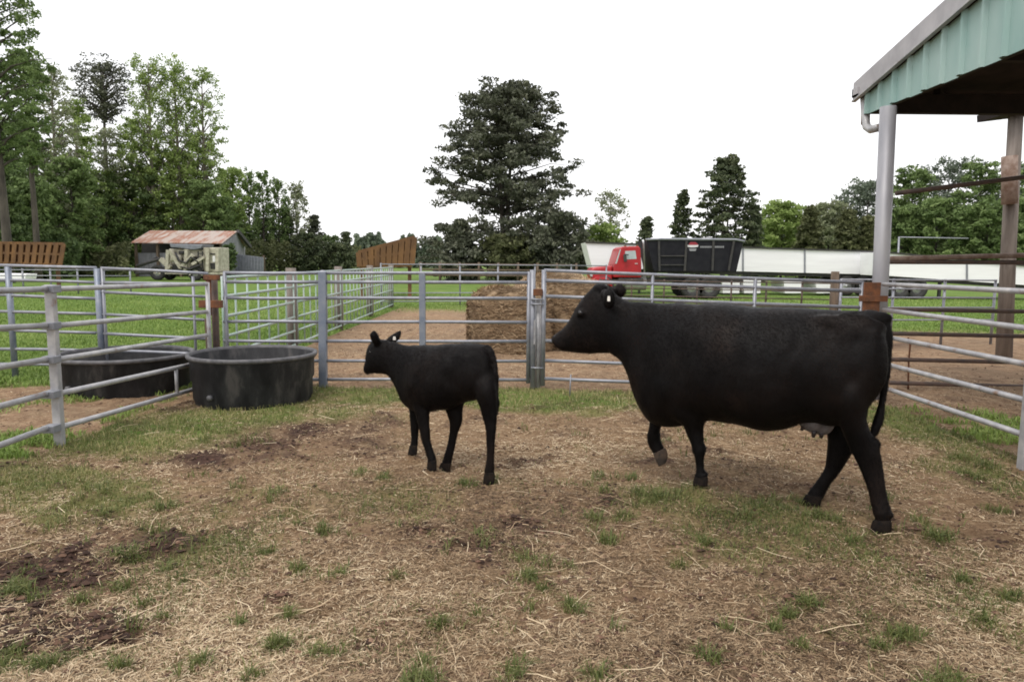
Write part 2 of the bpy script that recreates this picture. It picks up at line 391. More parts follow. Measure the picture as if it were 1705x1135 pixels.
# ------------------------------------------------------------------ cattle
def crom(P, k):
    """Catmull-Rom over rows of array P, k steps per span"""
    out = []; n = len(P)
    for i in range(n - 1):
        p0 = P[max(i - 1, 0)]; p1 = P[i]; p2 = P[i + 1]; p3 = P[min(i + 2, n - 1)]
        for j in range(k):
            t = j / k
            out.append(.5 * ((2 * p1) + (-p0 + p2) * t + (2 * p0 - 5 * p1 + 4 * p2 - p3) * t * t + (-p0 + 3 * p1 - 3 * p2 + p3) * t ** 3))
    out.append(P[-1]); return out
def loft(mb, pl, st, k=5, n=24, expo=2.0):
    """st rows: (ax, ay, bx, by, half width, lateral offset) with a, b outline pixels seen on the plane"""
    rows = []
    for (ax, ay, bx, by, hw, off) in st:
        A = pl.U(ax, ay, off); B = pl.U(bx, by, off)
        rows.append(np.array([*A, *B, hw]))
    rows = crom(rows, k); base = len(mb.v)
    for r in rows:
        A = Vector(r[0:3]); B = Vector(r[3:6]); c = (A + B) / 2; a = (A - B) / 2; w = pl.n * r[6]
        for j in range(n):
            t = 2 * PI * j / n; cs = math.cos(t); sn = math.sin(t)
            e = 2 / expo
            mb.v.append(c + a * (abs(cs) ** e * (1 if cs > 0 else -1)) + w * (abs(sn) ** e * (1 if sn > 0 else -1)))
    K = len(rows)
    for i in range(K - 1):
        for j in range(n):
            p = base + i * n + j; q = base + i * n + (j + 1) % n
            mb.f.append((p, q, q + n, p + n))
    mb.f.append(tuple(base + j for j in range(n))[::-1]); mb.f.append(tuple(base + (K - 1) * n + j for j in range(n)))
def remeshed(mb, name, mt, parent, voxel, it=8, fac=.5, soft=None):
    o = mb.build(name + '_raw', mt, parent)
    r = o.modifiers.new('r', 'REMESH'); r.mode = 'VOXEL'; r.voxel_size = voxel; r.use_smooth_shade = True
    s = o.modifiers.new('s', 'SMOOTH'); s.factor = fac; s.iterations = it
    bpy.context.view_layer.update()
    dg = bpy.context.evaluated_depsgraph_get()
    me = bpy.data.meshes.new_from_object(o.evaluated_get(dg)); me.name = name
    bpy.data.objects.remove(o)
    if soft:
        N = len(me.vertices); co = np.empty(N * 3); me.vertices.foreach_get('co', co); co = co.reshape(-1, 3)
        ed = np.empty(len(me.edges) * 2, dtype=np.int64); me.edges.foreach_get('vertices', ed); ed = ed.reshape(-1, 2)
        deg = np.bincount(ed.ravel(), minlength=N)[:, None]; w = soft[0](co + np.array(ORG[parent.name]))[:, None] * .6
        for it_ in range(soft[1]):
            s = np.stack([np.bincount(ed[:, 0], co[ed[:, 1], k], N) + np.bincount(ed[:, 1], co[ed[:, 0], k], N) for k in range(3)], 1)
            co = co + w * (1. if it_ % 2 == 0 else -.84) * (s / np.maximum(deg, 1) - co)
        # muscle and skin relief
        me.vertices.foreach_set('co', co.ravel().astype(np.float32)); me.update()
        nn_ = np.empty(N * 3); me.vertices.foreach_get('normal', nn_); nn_ = nn_.reshape(-1, 3); q = co; k_ = soft[2]
        u_ = q[:, 0] * .85 - q[:, 1] * .5
        dsp = (fbm(u_ * 1.6, q[:, 2], .20 * k_, 2, 301) - .5) * .030 * k_ + (fbm(u_, q[:, 2] * .6, .10 * k_, 2, 305) - .5) * .010 * k_ 
        wz = q + np.array(ORG[parent.name]); pl_ = soft[3]; tt_ = -wz[:, 0] * pl_.n.y + wz[:, 1] * pl_.n.x; rel = 0
        for (px, py, rx, ry, am) in soft[4]:
            c0 = pl_.U(px, py); c1 = pl_.U(px + rx, py); c2_ = pl_.U(px, py + ry); t0 = -c0.x * pl_.n.y + c0.y * pl_.n.x; t1 = -c1.x * pl_.n.y + c1.y * pl_.n.x
            rel = rel + 1.7 * am * np.exp(-((tt_ - t0) / (t1 - t0)) ** 2 - ((wz[:, 2] - c0.z) / (c2_.z - c0.z)) ** 2)
        side_ = np.clip(np.abs(nn_[:, 0] * pl_.n.x + nn_[:, 1] * pl_.n.y) * 1.3, 0, 1)
        co = co + nn_ * ((dsp * 1.5 + rel * side_) * w[:, 0])[:, None]
        me.vertices.foreach_set('co', co.ravel().astype(np.float32)); me.update()
    me.polygons.foreach_set('use_smooth', [True] * len(me.polygons))
    if not me.materials: me.materials.append(mt)
    q = bpy.data.objects.new(name, me); COL.objects.link(q); q.parent = parent
    ORG[q.name] = ORG[parent.name]
    return q
def pball(mb, pl, px, py, off, r, sc):
    """ellipsoid with axes (along heading, lateral, up)"""
    c = pl.U(px, py, off); t = Vector((-pl.n.y, pl.n.x, 0)); n = 10; base = len(mb.v)
    for i in range(n + 1):
        a = -PI / 2 + PI * i / n
        for j in range(2 * n):
            b = PI * j / n; ca = max(math.cos(a), .02)
            mb.v.append(c + t * (r * sc[0] * ca * math.cos(b)) + pl.n * (r * sc[1] * ca * math.sin(b)) + Vector((0, 0, r * sc[2] * math.sin(a))))
    for i in range(n):
        for j in range(2 * n):
            p = base + i * 2 * n + j; q = base + i * 2 * n + (j + 1) % (2 * n); mb.f.append((p, q, q + 2 * n, p + 2 * n))
def hoof(pl, parent, st, mt, split=True):
    """a cloven hoof: two toes side by side"""
    mb = MB()
    for s in (-1, 1):
        loft(mb, pl, [(a, b, c, d, hw * .5, off + s * hw * .52) for (a, b, c, d, hw, off) in st], 4, 16)
    return mb.build('hoof', mt, parent, True)

th = math.radians(27)
nrm = (math.sin(th), math.cos(th))
A = G(1468, 882); B = G(1356, 838)
c_cow = ((A.x * nrm[0] + A.y * nrm[1]) + (B.x * nrm[0] + B.y * nrm[1])) / 2
cow = Plane(nrm, c_cow)
NR = cow.n.dot(A) - c_cow   # lateral of near hind hoof
print('cow plane', c_cow, 'near hind off', NR)
FB = Plane(nrm, c_cow)
root = thing('cow', 'large black cow walking left with one forefoot raised', 'cow', tuple(cow.U(1270, 830)[:2]) + (0,))
mb = MB()
# trunk, neck, head: top pixel, bottom pixel, half width, lateral
loft(mb, cow, [
 (1473,560,1470,600,.05,0),(1466,538,1466,630,.13,0),(1452,524,1452,652,.20,0),(1425,518,1425,690,.26,0),(1390,516,1392,708,.29,0),(1345,513,1345,702,.335,0),
 (1300,511,1300,713,.37,0),(1261,509,1261,711,.375,0),(1218,508,1218,702,.36,0),(1176,506,1176,698,.33,0),(1140,503,1138,708,.28,0),(1108,502,1104,709,.235,0),
 (1085,502,1080,698,.19,0),(1065,502,1060,664,.155,0),(1048,501,1050,630,.135,0),(1034,498,1036,602,.12,0),(1020,492,1020,590,.11,0)], 6, 32, 2.25)
loft(mb, cow, [
 (1040,500,1040,600,.11,0),(1022,488,1022,589,.105,0),(1005,479,1008,588,.10,0),(990,478,992,588,.10,0),(976,490,984,589,.105,0),(964,506,970,588,.10,0),
 (953,526,960,587,.085,0),(944,540,952,586,.072,0),(935,549,945,585,.068,0),(927,555,938,584,.072,0),(922,559,930,578,.065,0),(920,563,924,571,.04,0)], 5, 24, 2.2)
pball(mb, cow, 968, 521, -.10, .034, (1, .7, .8)); pball(mb, cow, 968, 521, .10, .034, (1, .7, .8))      # brows
pball(mb, cow, 1000, 480, 0, .06, (1, 1, .6))                                                        # poll
pball(mb, cow, 1128, 600, -.14, .24, (.9, .52, 1.25)); pball(mb, cow, 1128, 600, .14, .24, (.9, .52, 1.25))   # shoulders
pball(mb, cow, 1140, 668, -.15, .15, (.9, .6, 1.0)); pball(mb, cow, 1415, 605, -.15, .25, (.85, .52, 1.3)); pball(mb, cow, 1415, 605, .15, .25, (.85, .52, 1.3))   # thighs
pball(mb, cow, 1382, 538, -.165, .08, (1.6, .8, .7)); pball(mb, cow, 1455, 548, -.12, .07, (1, .8, .8)); pball(mb, cow, 1440, 527, 0, .10, (1.6, .7, .45))
NH, FH, NFo = -.14, .15, -.12
# near hind leg (stretched back)
loft(mb, cow, [
 (1395,585,1455,590,.06,-.10),(1390,622,1458,625,.11,-.15),(1388,660,1449,660,.12,-.17),(1394,692,1444,692,.10,-.16),(1402,715,1448,715,.078,-.155),(1409,735,1456,731,.062,-.15),(1420,758,1466,750,.045,-.15),
 (1433,785,1471,778,.036,NH),(1444,815,1475,808,.032,NH),(1449,838,1479,830,.032,NH),(1453,852,1484,848,.038,NH),(1456,862,1484,860,.036,NH),(1455,874,1484,872,.036,NH)], 4, 16)
pball(mb, cow, 1484, 856, NH, .02, (.8, 1.6, .8))
pball(mb, cow, 1456, 740, -.15, .045, (.9, .7, 1.2)); pball(mb, cow, 1424, 745, -.15, .04, (.9, .8, 1.2)); pball(mb, cow, 1164, 747, NFo, .05, (1, .9, 1.1)); pball(mb, cow, 1089, 724, .12, .05, (1, .9, 1.)); pball(mb, cow, 1360, 824, FH, .045, (1, .85, .8)); pball(mb, cow, 1468, 853, NH, .052, (1., .8, .8)); pball(mb, cow, 1167, 793, NFo, .044, (1, .85, .8))
# far hind leg (forward)
loft(mb, cow, [
 (1380,600,1450,600,.06,.10),(1365,640,1452,640,.11,.15),(1370,690,1445,690,.10,.16),(1377,730,1430,735,.07,.15),(1376,755,1416,760,.055,FH),(1372,780,1400,785,.040,FH),
 (1357,803,1384,805,.036,FH),(1346,817,1377,818,.036,FH),(1342,826,1371,830,.040,FH)], 4, 16)
# near fore leg (standing)
loft(mb, cow, [
 (1125,600,1175,600,.05,-.10),(1118,645,1178,645,.09,-.14),(1128,680,1176,680,.085,-.15),(1139,712,1172,712,.062,NFo),(1149,735,1172,735,.047,NFo),(1155,752,1173,752,.046,NFo),(1158,768,1172,768,.033,NFo),
 (1159,783,1173,783,.033,NFo),(1157,792,1178,790,.040,NFo),(1156,800,1178,799,.036,NFo)], 4, 16)
for (xx, yy, oo) in ((1176, 789, NFo),): pball(mb, cow, xx, yy, oo, .018, (.8, 1.8, .8))
# far fore leg (raised, folded)
loft(mb, cow, [
 (1080,660,1125,665,.08,.14),(1082,690,1108,692,.065,.13),(1081,710,1100,712,.052,.12),(1077,727,1098,722,.048,.12),(1080,742,1101,734,.036,.12),(1086,752,1105,744,.036,.12),(1091,760,1109,752,.036,.12)], 4, 16)
# tail
def chain(mb, pl, pts, n=12):
    mb.tube([Vector(q) for q in crom([np.array(pl.U(x, y, o)) for (x, y, r, o) in pts], 4)],
            [float(q[0]) for q in crom([np.array([r]) for (x, y, r, o) in pts], 4)], n)
chain(mb, cow, [(1440,524,.045,0),(1460,530,.042,0),(1472,542,.040,0),(1477,562,.036,-.01),(1477,590,.032,-.02),(1475,620,.030,-.03),(1471,650,.029,-.04),(1467,676,.031,-.05),(1462,700,.034,-.06),(1456,718,.028,-.07),(1449,736,.010,-.08)])
# ears
pball(mb, cow, 1008, 490, -.12, .05, (.7, 1.1, .8)); pball(mb, cow, 1014, 497, -.175, .074, (.62, .5, 1.0))
pball(mb, cow, 1018, 486, .10, .05, (.8, 1.1, .8)); pball(mb, cow, 1031, 484, .16, .07, (.75, .5, .78))
def wcow(c):
    t = (c[:, 0] * -cow.n.y + c[:, 1] * cow.n.x); a = Vector(cow.U(1062, 560)); b_ = Vector(cow.U(1040, 560)); ta = a.x * -cow.n.y + a.y * cow.n.x; tb = b_.x * -cow.n.y + b_.y * cow.n.x
    return sst(c[:, 2], .40, .62) * (1 - sst(t, ta, tb)) * .9 + .0
cbody = remeshed(mb, 'body', M['hide'], root, .011, 7, .5, (wcow, 120, 1., cow, [(1345,566,26,26,-.014),(1432,560,18,18,-.014),(1405,640,26,40,.016),(1372,655,12,26,-.012),(1150,590,8,60,-.012),(1118,640,18,24,.018),
    (1095,610,9,40,-.010),(1140,545,26,18,.010),(1075,560,14,40,-.008),(1200,640,6,50,-.004),(1222,640,6,50,.004),(1240,640,6,50,-.004),(1260,640,6,50,.004),(1280,640,6,50,-.004),(1330,690,14,8,-.012),(1446,610,12,40,.008),(1462,548,10,10,.010)]))
hf = [hoof(cow, root, [(1453,866,1484,866,.04,NH),(1450,875,1485,873,.048,NH),(1448,887,1484,885,.05,NH)], M['hoof']),
      hoof(cow, root, [(1341,823,1370,826,.04,FH),(1337,831,1368,833,.045,FH),(1335,838,1366,841,.048,FH)], M['hoof']),
      hoof(cow, root, [(1156,794,1178,793,.036,NFo),(1154,801,1179,799,.042,NFo),(1154,808,1178,808,.045,NFo)], M['hoof']),
      hoof(cow, root, [(1088,754,1108,745,.036,.12),(1091,765,1112,757,.042,.12),(1097,776,1109,770,.036,.12)], M['hoof_sole'])]
for (a, b_, o) in ((1466, 886, NH), (1351, 840, FH), (1166, 808, NFo)):
    p = cow.U(a, b_, o); FOOT.append((p.x, p.y, p.z - .004, .11)); print('foot', tuple(p))
mu = MB()
pball(mu, cow, 1352, 692, -.02, .125, (.75, .8, .85)); pball(mu, cow, 1368, 700, .02, .12, (.7, .8, .8))
ud = remeshed(mu, 'udder', M['udder'], root, .012, 6)
for (a, b_, c, d, o) in ((1342, 705, 1334, 716, -.07), (1356, 716, 1354, 728, -.06), (1368, 718, 1367, 729, -.03)):
    MB().tube([cow.U(a, b_, o), cow.U((a + c) / 2, (b_ + d) / 2, o), cow.U(c, d, o)], [.018, .015, .009], 10).build('teat', M['teat'], ud, True)
for s in (-1, 1):
    c = cow.U(967, 521, s * .105); MB().ball(c, .020, 8).build('eye', M['eye'], root, True)
def eartag(pl, root, px, py, off, w, h):
    c = pl.U(px, py, off); t = Vector((-pl.n.y, pl.n.x, 0)); n = pl.n
    mb = MB(); o = -n * .006
    pts = [(-.35, .5), (.35, .5), (.5, 0), (.5, -.5), (-.5, -.5), (-.5, 0)]
    k = len(mb.v)
    for dd in (0, 1):
        for (a, b_) in pts: mb.v.append(c + t * a * w + Vector((0, 0, b_ * h)) + o * dd)
    mb.f += [tuple(range(6)), tuple(range(11, 5, -1))] + [(i, (i + 1) % 6, 6 + (i + 1) % 6, 6 + i) for i in range(6)]
    mb.build('ear_tag', M['tagwhite'], root)
eartag(cow, root, 1014, 497, -.222, .020, .036)

# ---- calf
th2 = math.radians(24); n2 = (math.sin(th2), math.cos(th2))
A = G(812, 803); c2 = A.x * n2[0] + A.y * n2[1] + .09
calf = Plane(n2, c2)
for q in ((812,803),(738,785),(718,781),(690,757)):
    p = G(*q); print('calf foot lateral', q, p.x * n2[0] + p.y * n2[1] - c2)
croot = thing('calf', 'small black calf with a white ear tag walking towards the water tank', 'calf', tuple(calf.U(750, 790)[:2]) + (0,))
mb = MB()
loft(mb, calf, [
 (818,600,817,618,.04,0),(816,586,816,640,.10,0),(808,577,808,655,.145,0),(795,573,795,664,.165,0),(775,571,778,668,.175,0),(755,572,756,678,.185,0),(735,573,735,682,.185,0),
 (715,574,714,684,.17,0),(698,575,694,684,.145,0),(684,575,676,672,.115,0),(671,573,663,648,.09,0),(662,571,654,632,.078,0),(653,568,646,622,.072,0)], 5, 28, 2.2)
loft(mb, calf, [
 (664,572,656,632,.075,0),(652,570,646,624,.072,0),(642,566,637,622,.070,0),(632,565,630,622,.072,0),(623,567,624,621,.068,0),(616,574,620,622,.058,0),(613,584,617,622,.050,0),(612,594,615,622,.045,0),(610,604,613,623,.045,0),(608,610,611,622,.038,0)], 4, 22, 2.2)
pball(mb, calf, 705, 625, -.07, .13, (.8, .5, 1.2)); pball(mb, calf, 705, 625, .07, .13, (.8, .5, 1.2))
pball(mb, calf, 795, 622, -.065, .14, (.85, .5, 1.3)); pball(mb, calf, 795, 622, .065, .14, (.85, .5, 1.3))
a1, a2, a3, a4 = -.09, .07, -.08, .11
loft(mb, calf, [(795,608,818,608,.03,-.05),(786,632,823,632,.062,-.075),(793,658,826,655,.065,-.09),(800,680,827,680,.045,a1),(804,697,828,700,.032,a1),(809,718,826,716,.026,a1),(810,740,824,740,.021,a1),(810,765,823,765,.021,a1),(807,782,823,782,.027,a1),(806,792,822,792,.025,a1)], 4, 14)
loft(mb, calf, [(760,615,795,615,.03,.05),(750,640,798,640,.06,.08),(738,665,776,665,.06,.08),(744,688,770,685,.042,a2),(749,702,769,704,.031,a2),(748,722,762,722,.023,a2),(744,742,758,742,.021,a2),(738,763,753,764,.026,a2),(734,774,751,775,.025,a2)], 4, 14)
loft(mb, calf, [(682,640,718,640,.06,-.085),(686,668,714,670,.05,a3),(694,695,714,695,.035,a3),(700,722,716,720,.029,a3),(703,735,716,732,.026,a3),(708,750,721,748,.021,a3),(712,763,725,761,.027,a3),(713,771,727,770,.025,a3)], 4, 14)
loft(mb, calf, [(672,640,705,640,.06,.09),(680,670,704,670,.048,a4),(683,695,700,695,.033,a4),(684,715,697,715,.027,a4),(685,730,696,730,.021,a4),(682,745,695,745,.025,a4)], 4, 14)
chain(mb, calf, [(808,577,.025,0),(818,584,.024,-.01),(824,600,.02,-.02),(827,625,.016,-.03),(828,650,.013,-.04),(829,672,.015,-.05),(828,690,.010,-.05)], 10)
for pts in ([(631,574,-.03),(625,565,-.07),(622,556,-.09),(623,551,-.10)], [(643,573,.05),(652,566,.09),(661,559,.13),(667,551,.16)]):
    mb.tube([calf.U(*q) for q in pts], [.026, .034, .030, .010], 12)
def wcalf(c):
    t = (c[:, 0] * -calf.n.y + c[:, 1] * calf.n.x); a = calf.U(668, 600); b_ = calf.U(655, 600); ta = a.x * -calf.n.y + a.y * calf.n.x; tb = b_.x * -calf.n.y + b_.y * calf.n.x
    return sst(c[:, 2], .30, .48) * (1 - sst(t, ta, tb)) * .9
kbody = remeshed(mb, 'body', M['hide'], croot, .0085, 6, .5, (wcalf, 90, .6, calf, [(772,625,10,20,-.010),(790,640,14,22,.012),(785,588,12,8,.008),(805,600,8,12,-.008),(718,625,5,30,-.008),(700,635,12,20,.012),(740,640,14,16,.006),(684,620,7,24,-.006)]))
for (st, o) in (([(807,786,823,786,.026,a1),(805,795,824,795,.030,a1),(804,806,823,806,.032,a1)], a1), ([(734,770,751,771,.026,a2),(731,779,750,779,.030,a2),(731,787,749,787,.030,a2)], a2),
                ([(712,767,727,766,.026,a3),(711,775,727,774,.029,a3),(711,783,727,783,.030,a3)], a3), ([(682,741,695,741,.024,a4),(680,750,695,750,.028,a4),(679,757,694,757,.028,a4)], a4)):
    hoof(calf, croot, st, M['hoof'])
    q = st[-1]; p = calf.U((q[0] + q[2]) / 2, q[3] - 1, o); FOOT.append((p.x, p.y, p.z - .004, .085)); print('calf foot', tuple(p))
for s in (-1, 1): MB().ball(calf.U(617, 586, s * .056), .012, 8).build('eye', M['eye'], croot, True)
eartag(calf, croot, 657, 563, .075, .024, .028)

def coat(body, root, pl, n, L, seed):
    me = body.data; r = np.random.default_rng(seed); N = len(me.vertices)
    co = np.empty(N * 3); me.vertices.foreach_get('co', co); co = co.reshape(-1, 3) + np.array(ORG[root.name]); nn = np.empty(N * 3); me.vertices.foreach_get('normal', nn); nn = nn.reshape(-1, 3)
    i = r.integers(0, N, n); p = co[i] + r.normal(0, .003, (n, 3)); nv = nn[i]
    back = np.array([pl.n.y, -pl.n.x, 0.]); flow = back * .75 + np.array([0, 0, -.75]) + r.normal(0, .28, (n, 3))
    leg = p[:, 2] < .45 * (1.35 if L > .015 else .9); flow[leg] = np.array([0, 0, -1.]) + r.normal(0, .25, (leg.sum(), 3))
    flow -= nv * (flow * nv).sum(1)[:, None]; flow /= np.linalg.norm(flow, axis=1)[:, None] + 1e-6
    sd = np.cross(flow, nv); l = (L * r.uniform(.6, 1.4, n))[:, None]; w = (r.uniform(.0006, .0013, n))[:, None]; lift = r.uniform(.04, .22, n)[:, None]
    a = p - nv * .001; m_ = p + flow * l * .55 + nv * l * lift * .6; e = p + flow * l + nv * l * lift
    v = np.stack([a - sd * w, a + sd * w, m_ + sd * w, m_ - sd * w, e + sd * w * .2, e - sd * w * .2], 1).reshape(-1, 3); b0 = np.arange(n) * 6
    f = np.concatenate([np.stack([b0, b0 + 1, b0 + 2, b0 + 3], 1), np.stack([b0 + 3, b0 + 2, b0 + 4, b0 + 5], 1)])
    u_ = p[:, 0] * .85 - p[:, 1] * .5; t = np.clip(.30 * (1 - sst(p[:, 2], .25, .5)) + fbm(u_, p[:, 2], .35, 3, seed) * 1.5 - .42 + r.normal(0, .025, n) + .30 * np.clip(nv[:, 2], 0, 1), 0, 1)  # upward-facing hairs browner: top-lit sheen painted in; brown lower legs are fur colour
    o = np_mesh('coat', v, f, M['hair'], np.repeat(t, 6), root); o['kind'] = 'stuff'; return o
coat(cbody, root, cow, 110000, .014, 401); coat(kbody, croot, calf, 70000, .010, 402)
for s_ in (-1, 1):
    MB().ball(cow.U(925, 561, s_ * .042), .011, 8, (1.3, .8, .8)).build('nostril', M['nose'], root, True)
MB().ball(calf.U(611, 606, -.02), .008, 8, (1.3, .8, .8)).build('nostril', M['nose'], croot, True)
# ------------------------------------------------------------------ pens and fences
def rail(pl, root, a, b, r, mt, name='rail', off=0, n=10, sag=0):
    A = pl.U(*a, off); B = pl.U(*b, off); pts = [A.lerp(B, t / 4) + Vector((0, 0, -sag * math.sin(PI * t / 4))) for t in range(5)]
    return MB().tube(pts, r, n).build(name, mt, root, True)
def upright(pl, root, px, ytop, w, mt, zbot=0., name='upright', square=False, off=0, px2=None):
    T = pl.U(px, ytop, off); Bt = Vector((T.x, T.y, zbot))
    mb = MB()
    if square: mb.beam(Bt, T, w, w * .8, (0, 1, 0)); return mb.build(name, mt, root, False, .003)
    mb.tube([Bt, T], w / 2, 12); return mb.build(name, mt, root, True)
def gz(p): return hz(p.x, p.y)
# near left panels (they share one line running away from the camera)
PL = Plane.through((-3.89, 5.96), (-3.63, 8.48))
yl = {0: (484, 546, 611, 676, 741), 86: (481, 542, 598.5, 656, 713), 350: (472, 519, 558, 597, 636)}
def lineext(y0, y1, x0, x1, x): return y0 + (y1 - y0) * (x - x0) / (x1 - x0)
post = thing('fence_post', 'pale steel post where the two near left corral panels meet', 'post', tuple(PL.U(90, 640)[:2]) + (0,))
T = PL.U(83, 474); Bp = Vector((T.x, T.y, -.1))
MB().beam(Bp, T, .072, .06, (0, 1, 0)).build('upright', M['galv_light'], post, False, .006)
for yy in (481, 542, 598, 656, 713):
    p = PL.U(86, yy); MB().box((p.x - .05, p.y - .055, p.z - .03), (p.x + .05, p.y + .055, p.z + .03)).build('clamp', M['galv'], post, False, .004)
pn = thing('corral_panel', 'pale five rail panel between the left steel post and the rusty hinge post', 'fence panel', tuple(PL.U(200, 600)[:2]) + (0,), 'corral panels around the pen')
for a, b in zip(yl[86], (472.5, 519, 558, 601, 642)): rail(PL, pn, (93, a), (344, b), .024, M['galv_light'])
upright(PL, pn, 345, 470, .05, M['galv_light'], .10, 'end_upright')
s = PL.U(293, 612); s2 = PL.U(295, 653); MB().tube([s, s2], .02, 8).build('stub', M['galv_light'], pn, True)
pn = thing('corral_panel', 'pale pipe panel with five rails nearest the left edge of the photo', 'fence panel', tuple(PL.U(-60, 700)[:2]) + (0,), 'corral panels around the pen')
for a, b in zip(yl[0], yl[86]):
    y2 = lineext(a, b, 0, 86, -330)
    A = PL.U(76, b); B_ = PL.U(0, a); d = (B_ - A).normalized(); MB().tube([A, A + d * 1.3, A + d * 2.6], .025, 10).build('rail', M['galv_light'], pn, True)
A = PL.U(76, 481); e = A + d * 2.6; MB().tube([(e.x, e.y, 0), (e.x, e.y, 1.4)], .025, 10).build('end_upright', M['galv_light'], pn, True)
# rusty hinge post at the corner
PB = Plane((0, 1), 8.8)
hp = thing('hinge_post', 'rusty hinge post with brackets at the left corner behind the round tank', 'post', (PB.U(353, 640).x, 8.75, 0))
upright(PB, hp, 356, 461, .085, M['dark_pipe'], -.1, 'pole', off=.02)
MB().tube([PB.U(347, 462, -.12), PB.U(348, 525, -.12)], .032, 10).build('hinge_sleeve', M['rust'], hp, True)
for (x0, y0, x1, y1) in ((330, 500, 372, 512), (338, 458, 366, 466)):
    a = PB.U(x0, y0, -.16); b = PB.U(x1, y1, -.08)
    MB().box((a.x, a.y, b.z), (b.x, b.y, a.z)).build('bracket', M['rust'], hp, False, .004)
a = PB.U(345, 530, -.1); b = PB.U(351, 640, -.1); MB().beam(a, b, .05, .05, (0, 1, 0)).build('weathered_slat', M['wood'], hp)
# outer left panels
PO = Plane.through((-6.6, 9.25), (-3.6, 9.0))
rr_ = lambda: random.uniform(.93, 1.05)
def panel(pl, name, label, rails, x0, x1, r, mt, ups=(), zb=.0, group='corral panels around the pen', railfun=None, upmt=None, upw=.05, n=8):
    c = pl.U((x0 + x1) / 2, rails[0][0] + 40)
    o = thing('corral_panel', label, 'fence panel', (c.x, c.y, 0), group)
    for (a, b) in rails: rail(pl, o, (x0, a), (x1, b), r * rr_(), mt, n=n, sag=(hash((a, b)) % 7 - 3) * .0025)
    for u in ups:
        px, yt = u[0], u[1]; w = u[2] if len(u) > 2 else upw; mm = u[3] if len(u) > 3 else (upmt or mt)
        upright(pl, o, px, yt, w, mm, zb, square=len(u) > 4)
    return o
panel(PO, 'p', 'galvanised panel behind the half hidden left tank and beside the green field', [(446.5,455.5),(471,474),(486,494),(523,533),(555,564),(583,590),(607,612)], 168, 346, .02, M['galv'], [(321,460,.035),(170,447,.04)])
panel(PO, 'p', 'galvanised panel left of the half hidden tank, in front of the green field', [(441.5,446),(466,470.5),(490,497),(518,522.5),(549,554),(581,584),(606,609)], -12, 160, .021, M['galv'], [(13,444,.075,M['blue_steel']),(162,447,.085,M['blue_steel'])])
panel(PO, 'p', 'galvanised panel at the far left edge of the photo in front of the green field', [(437.5,441.3),(461,465.7),(487,490),(514,517.5),(546,549),(578,581),(603,606)], -210, -14, .021, M['galv'], [(-208,437,.05)])
# back fence
yB = (454.5, 469.5, 496, 536, 567.5, 600.5, 631.5)
panel(PB, 'p', 'galvanised back panel directly behind the round tank, ending at the wide steel post', [(y - .5, y) for y in yB], 372, 532, .021, M['galv'], [(374, 453, .045)])
panel(PB, 'p', 'long galvanised back panel behind the calf', [(y, y + .8) for y in yB], 544, 882, .021, M['galv'], [(703, 456, .075, M['blue_steel'], 1), (881, 452, .05)], .08)
cp = thing('fence_post', 'wide blue grey steel post right of the round tank', 'post', (PB.U(538, 640).x, 8.8, 0))
MB().beam((PB.U(538, 640).x, 8.8, -.1), PB.U(537, 452), .10, .07, (0, 1, 0)).build('upright', M['blue_steel'], cp, False, .008)
MB().ball(PB.U(537, 453), .05, 8, (1, .7, .5)).build('cap', M['galv'], cp, True)
cp = thing('gate_post', 'double galvanised gate post with a rusty latch between calf and cow', 'post', (PB.U(892, 650).x, 8.8, 0))
MB().tube([(PB.U(887, 650).x, 8.8, -.1), PB.U(887, 449)], .034, 12).build('upright', M['galv'], cp, True)
MB().tube([(PB.U(896, 650).x, 8.85, -.1), PB.U(896, 498, .05)], .034, 12).build('upright', M['galv_light'], cp, True)
a = PB.U(888, 481, -.05); b = PB.U(903, 492, .02); MB().box((a.x, a.y, b.z), (b.x, b.y, a.z)).build('latch', M['rust'], cp, False, .004)
for y in (498, 506, 612): MB().tube([PB.U(884, y, -.05), PB.U(905, y + 1, -.05)], .012, 8).build('chain', M['galv'], cp, True)
MB().box((a.x + .01, a.y - .02, b.z - .6), (a.x + .03, a.y, b.z - .3)).build('clasp', M['galv_light'], cp)
panel(PB, 'p', 'long galvanised gate with seven rails behind the black cow', [(450,470.5),(467,485),(493,512),(533,556),(567,590),(600,622),(630,652)], 906, 1438, .022, M['galv'],
      [(906,449,.06),(1087,456,.04),(1258,463,.045),(1436,470,.05)], .05)
st = thing('stake', 'thin short steel stake standing in the grass below the gate rail by the cow', 'stake', (PB.U(944, 660).x, 8.4, 0))
MB().tube([(PB.U(944, 660).x, 8.4, -.05), (PB.U(944, 660).x + .01, 8.4, .26)], .009, 6).build('rod', M['galv'], st, True)
# thin mesh wires of a hog panel beyond the gate
# fence running away from the left corner along the lane
PD = Plane.through((-3.72, 9.0), (-4.05, 24.))
def zat(y, z): # point on that line
    t = (y - 9.) / 15.; return Vector((-3.72 - .33 * t, y, z))
wx = 0
for i, (ya, yb) in enumerate(((9.1, 12.3), (12.5, 16.), (16.2, 20.), (20.2, 24.))):
    lab = ['green tinted panel with upright bars running away from the rusty hinge post', 'green tinted panel with upright bars past the first brown lane post', 'green tinted panel with upright bars past the second brown lane post', 'green tinted panel with upright bars at the far end of the lane fence'][i]
    o = thing('lane_panel', lab, 'fence panel', tuple(zat((ya + yb) / 2, 0)), 'barred panels along the lane')
    for z in (.12, .36, .60, .86, 1.12, 1.36): MB().tube([zat(ya, z), zat(yb, z)], .021, 8).build('rail', M['green_pipe'], o, True)
    n = int((yb - ya) / .42)
    for k in range(n + 1): MB().tube([zat(ya + (yb - ya) * k / n, .1), zat(ya + (yb - ya) * k / n, 1.38)], .014, 6).build('bar', M['green_pipe'], o, True)
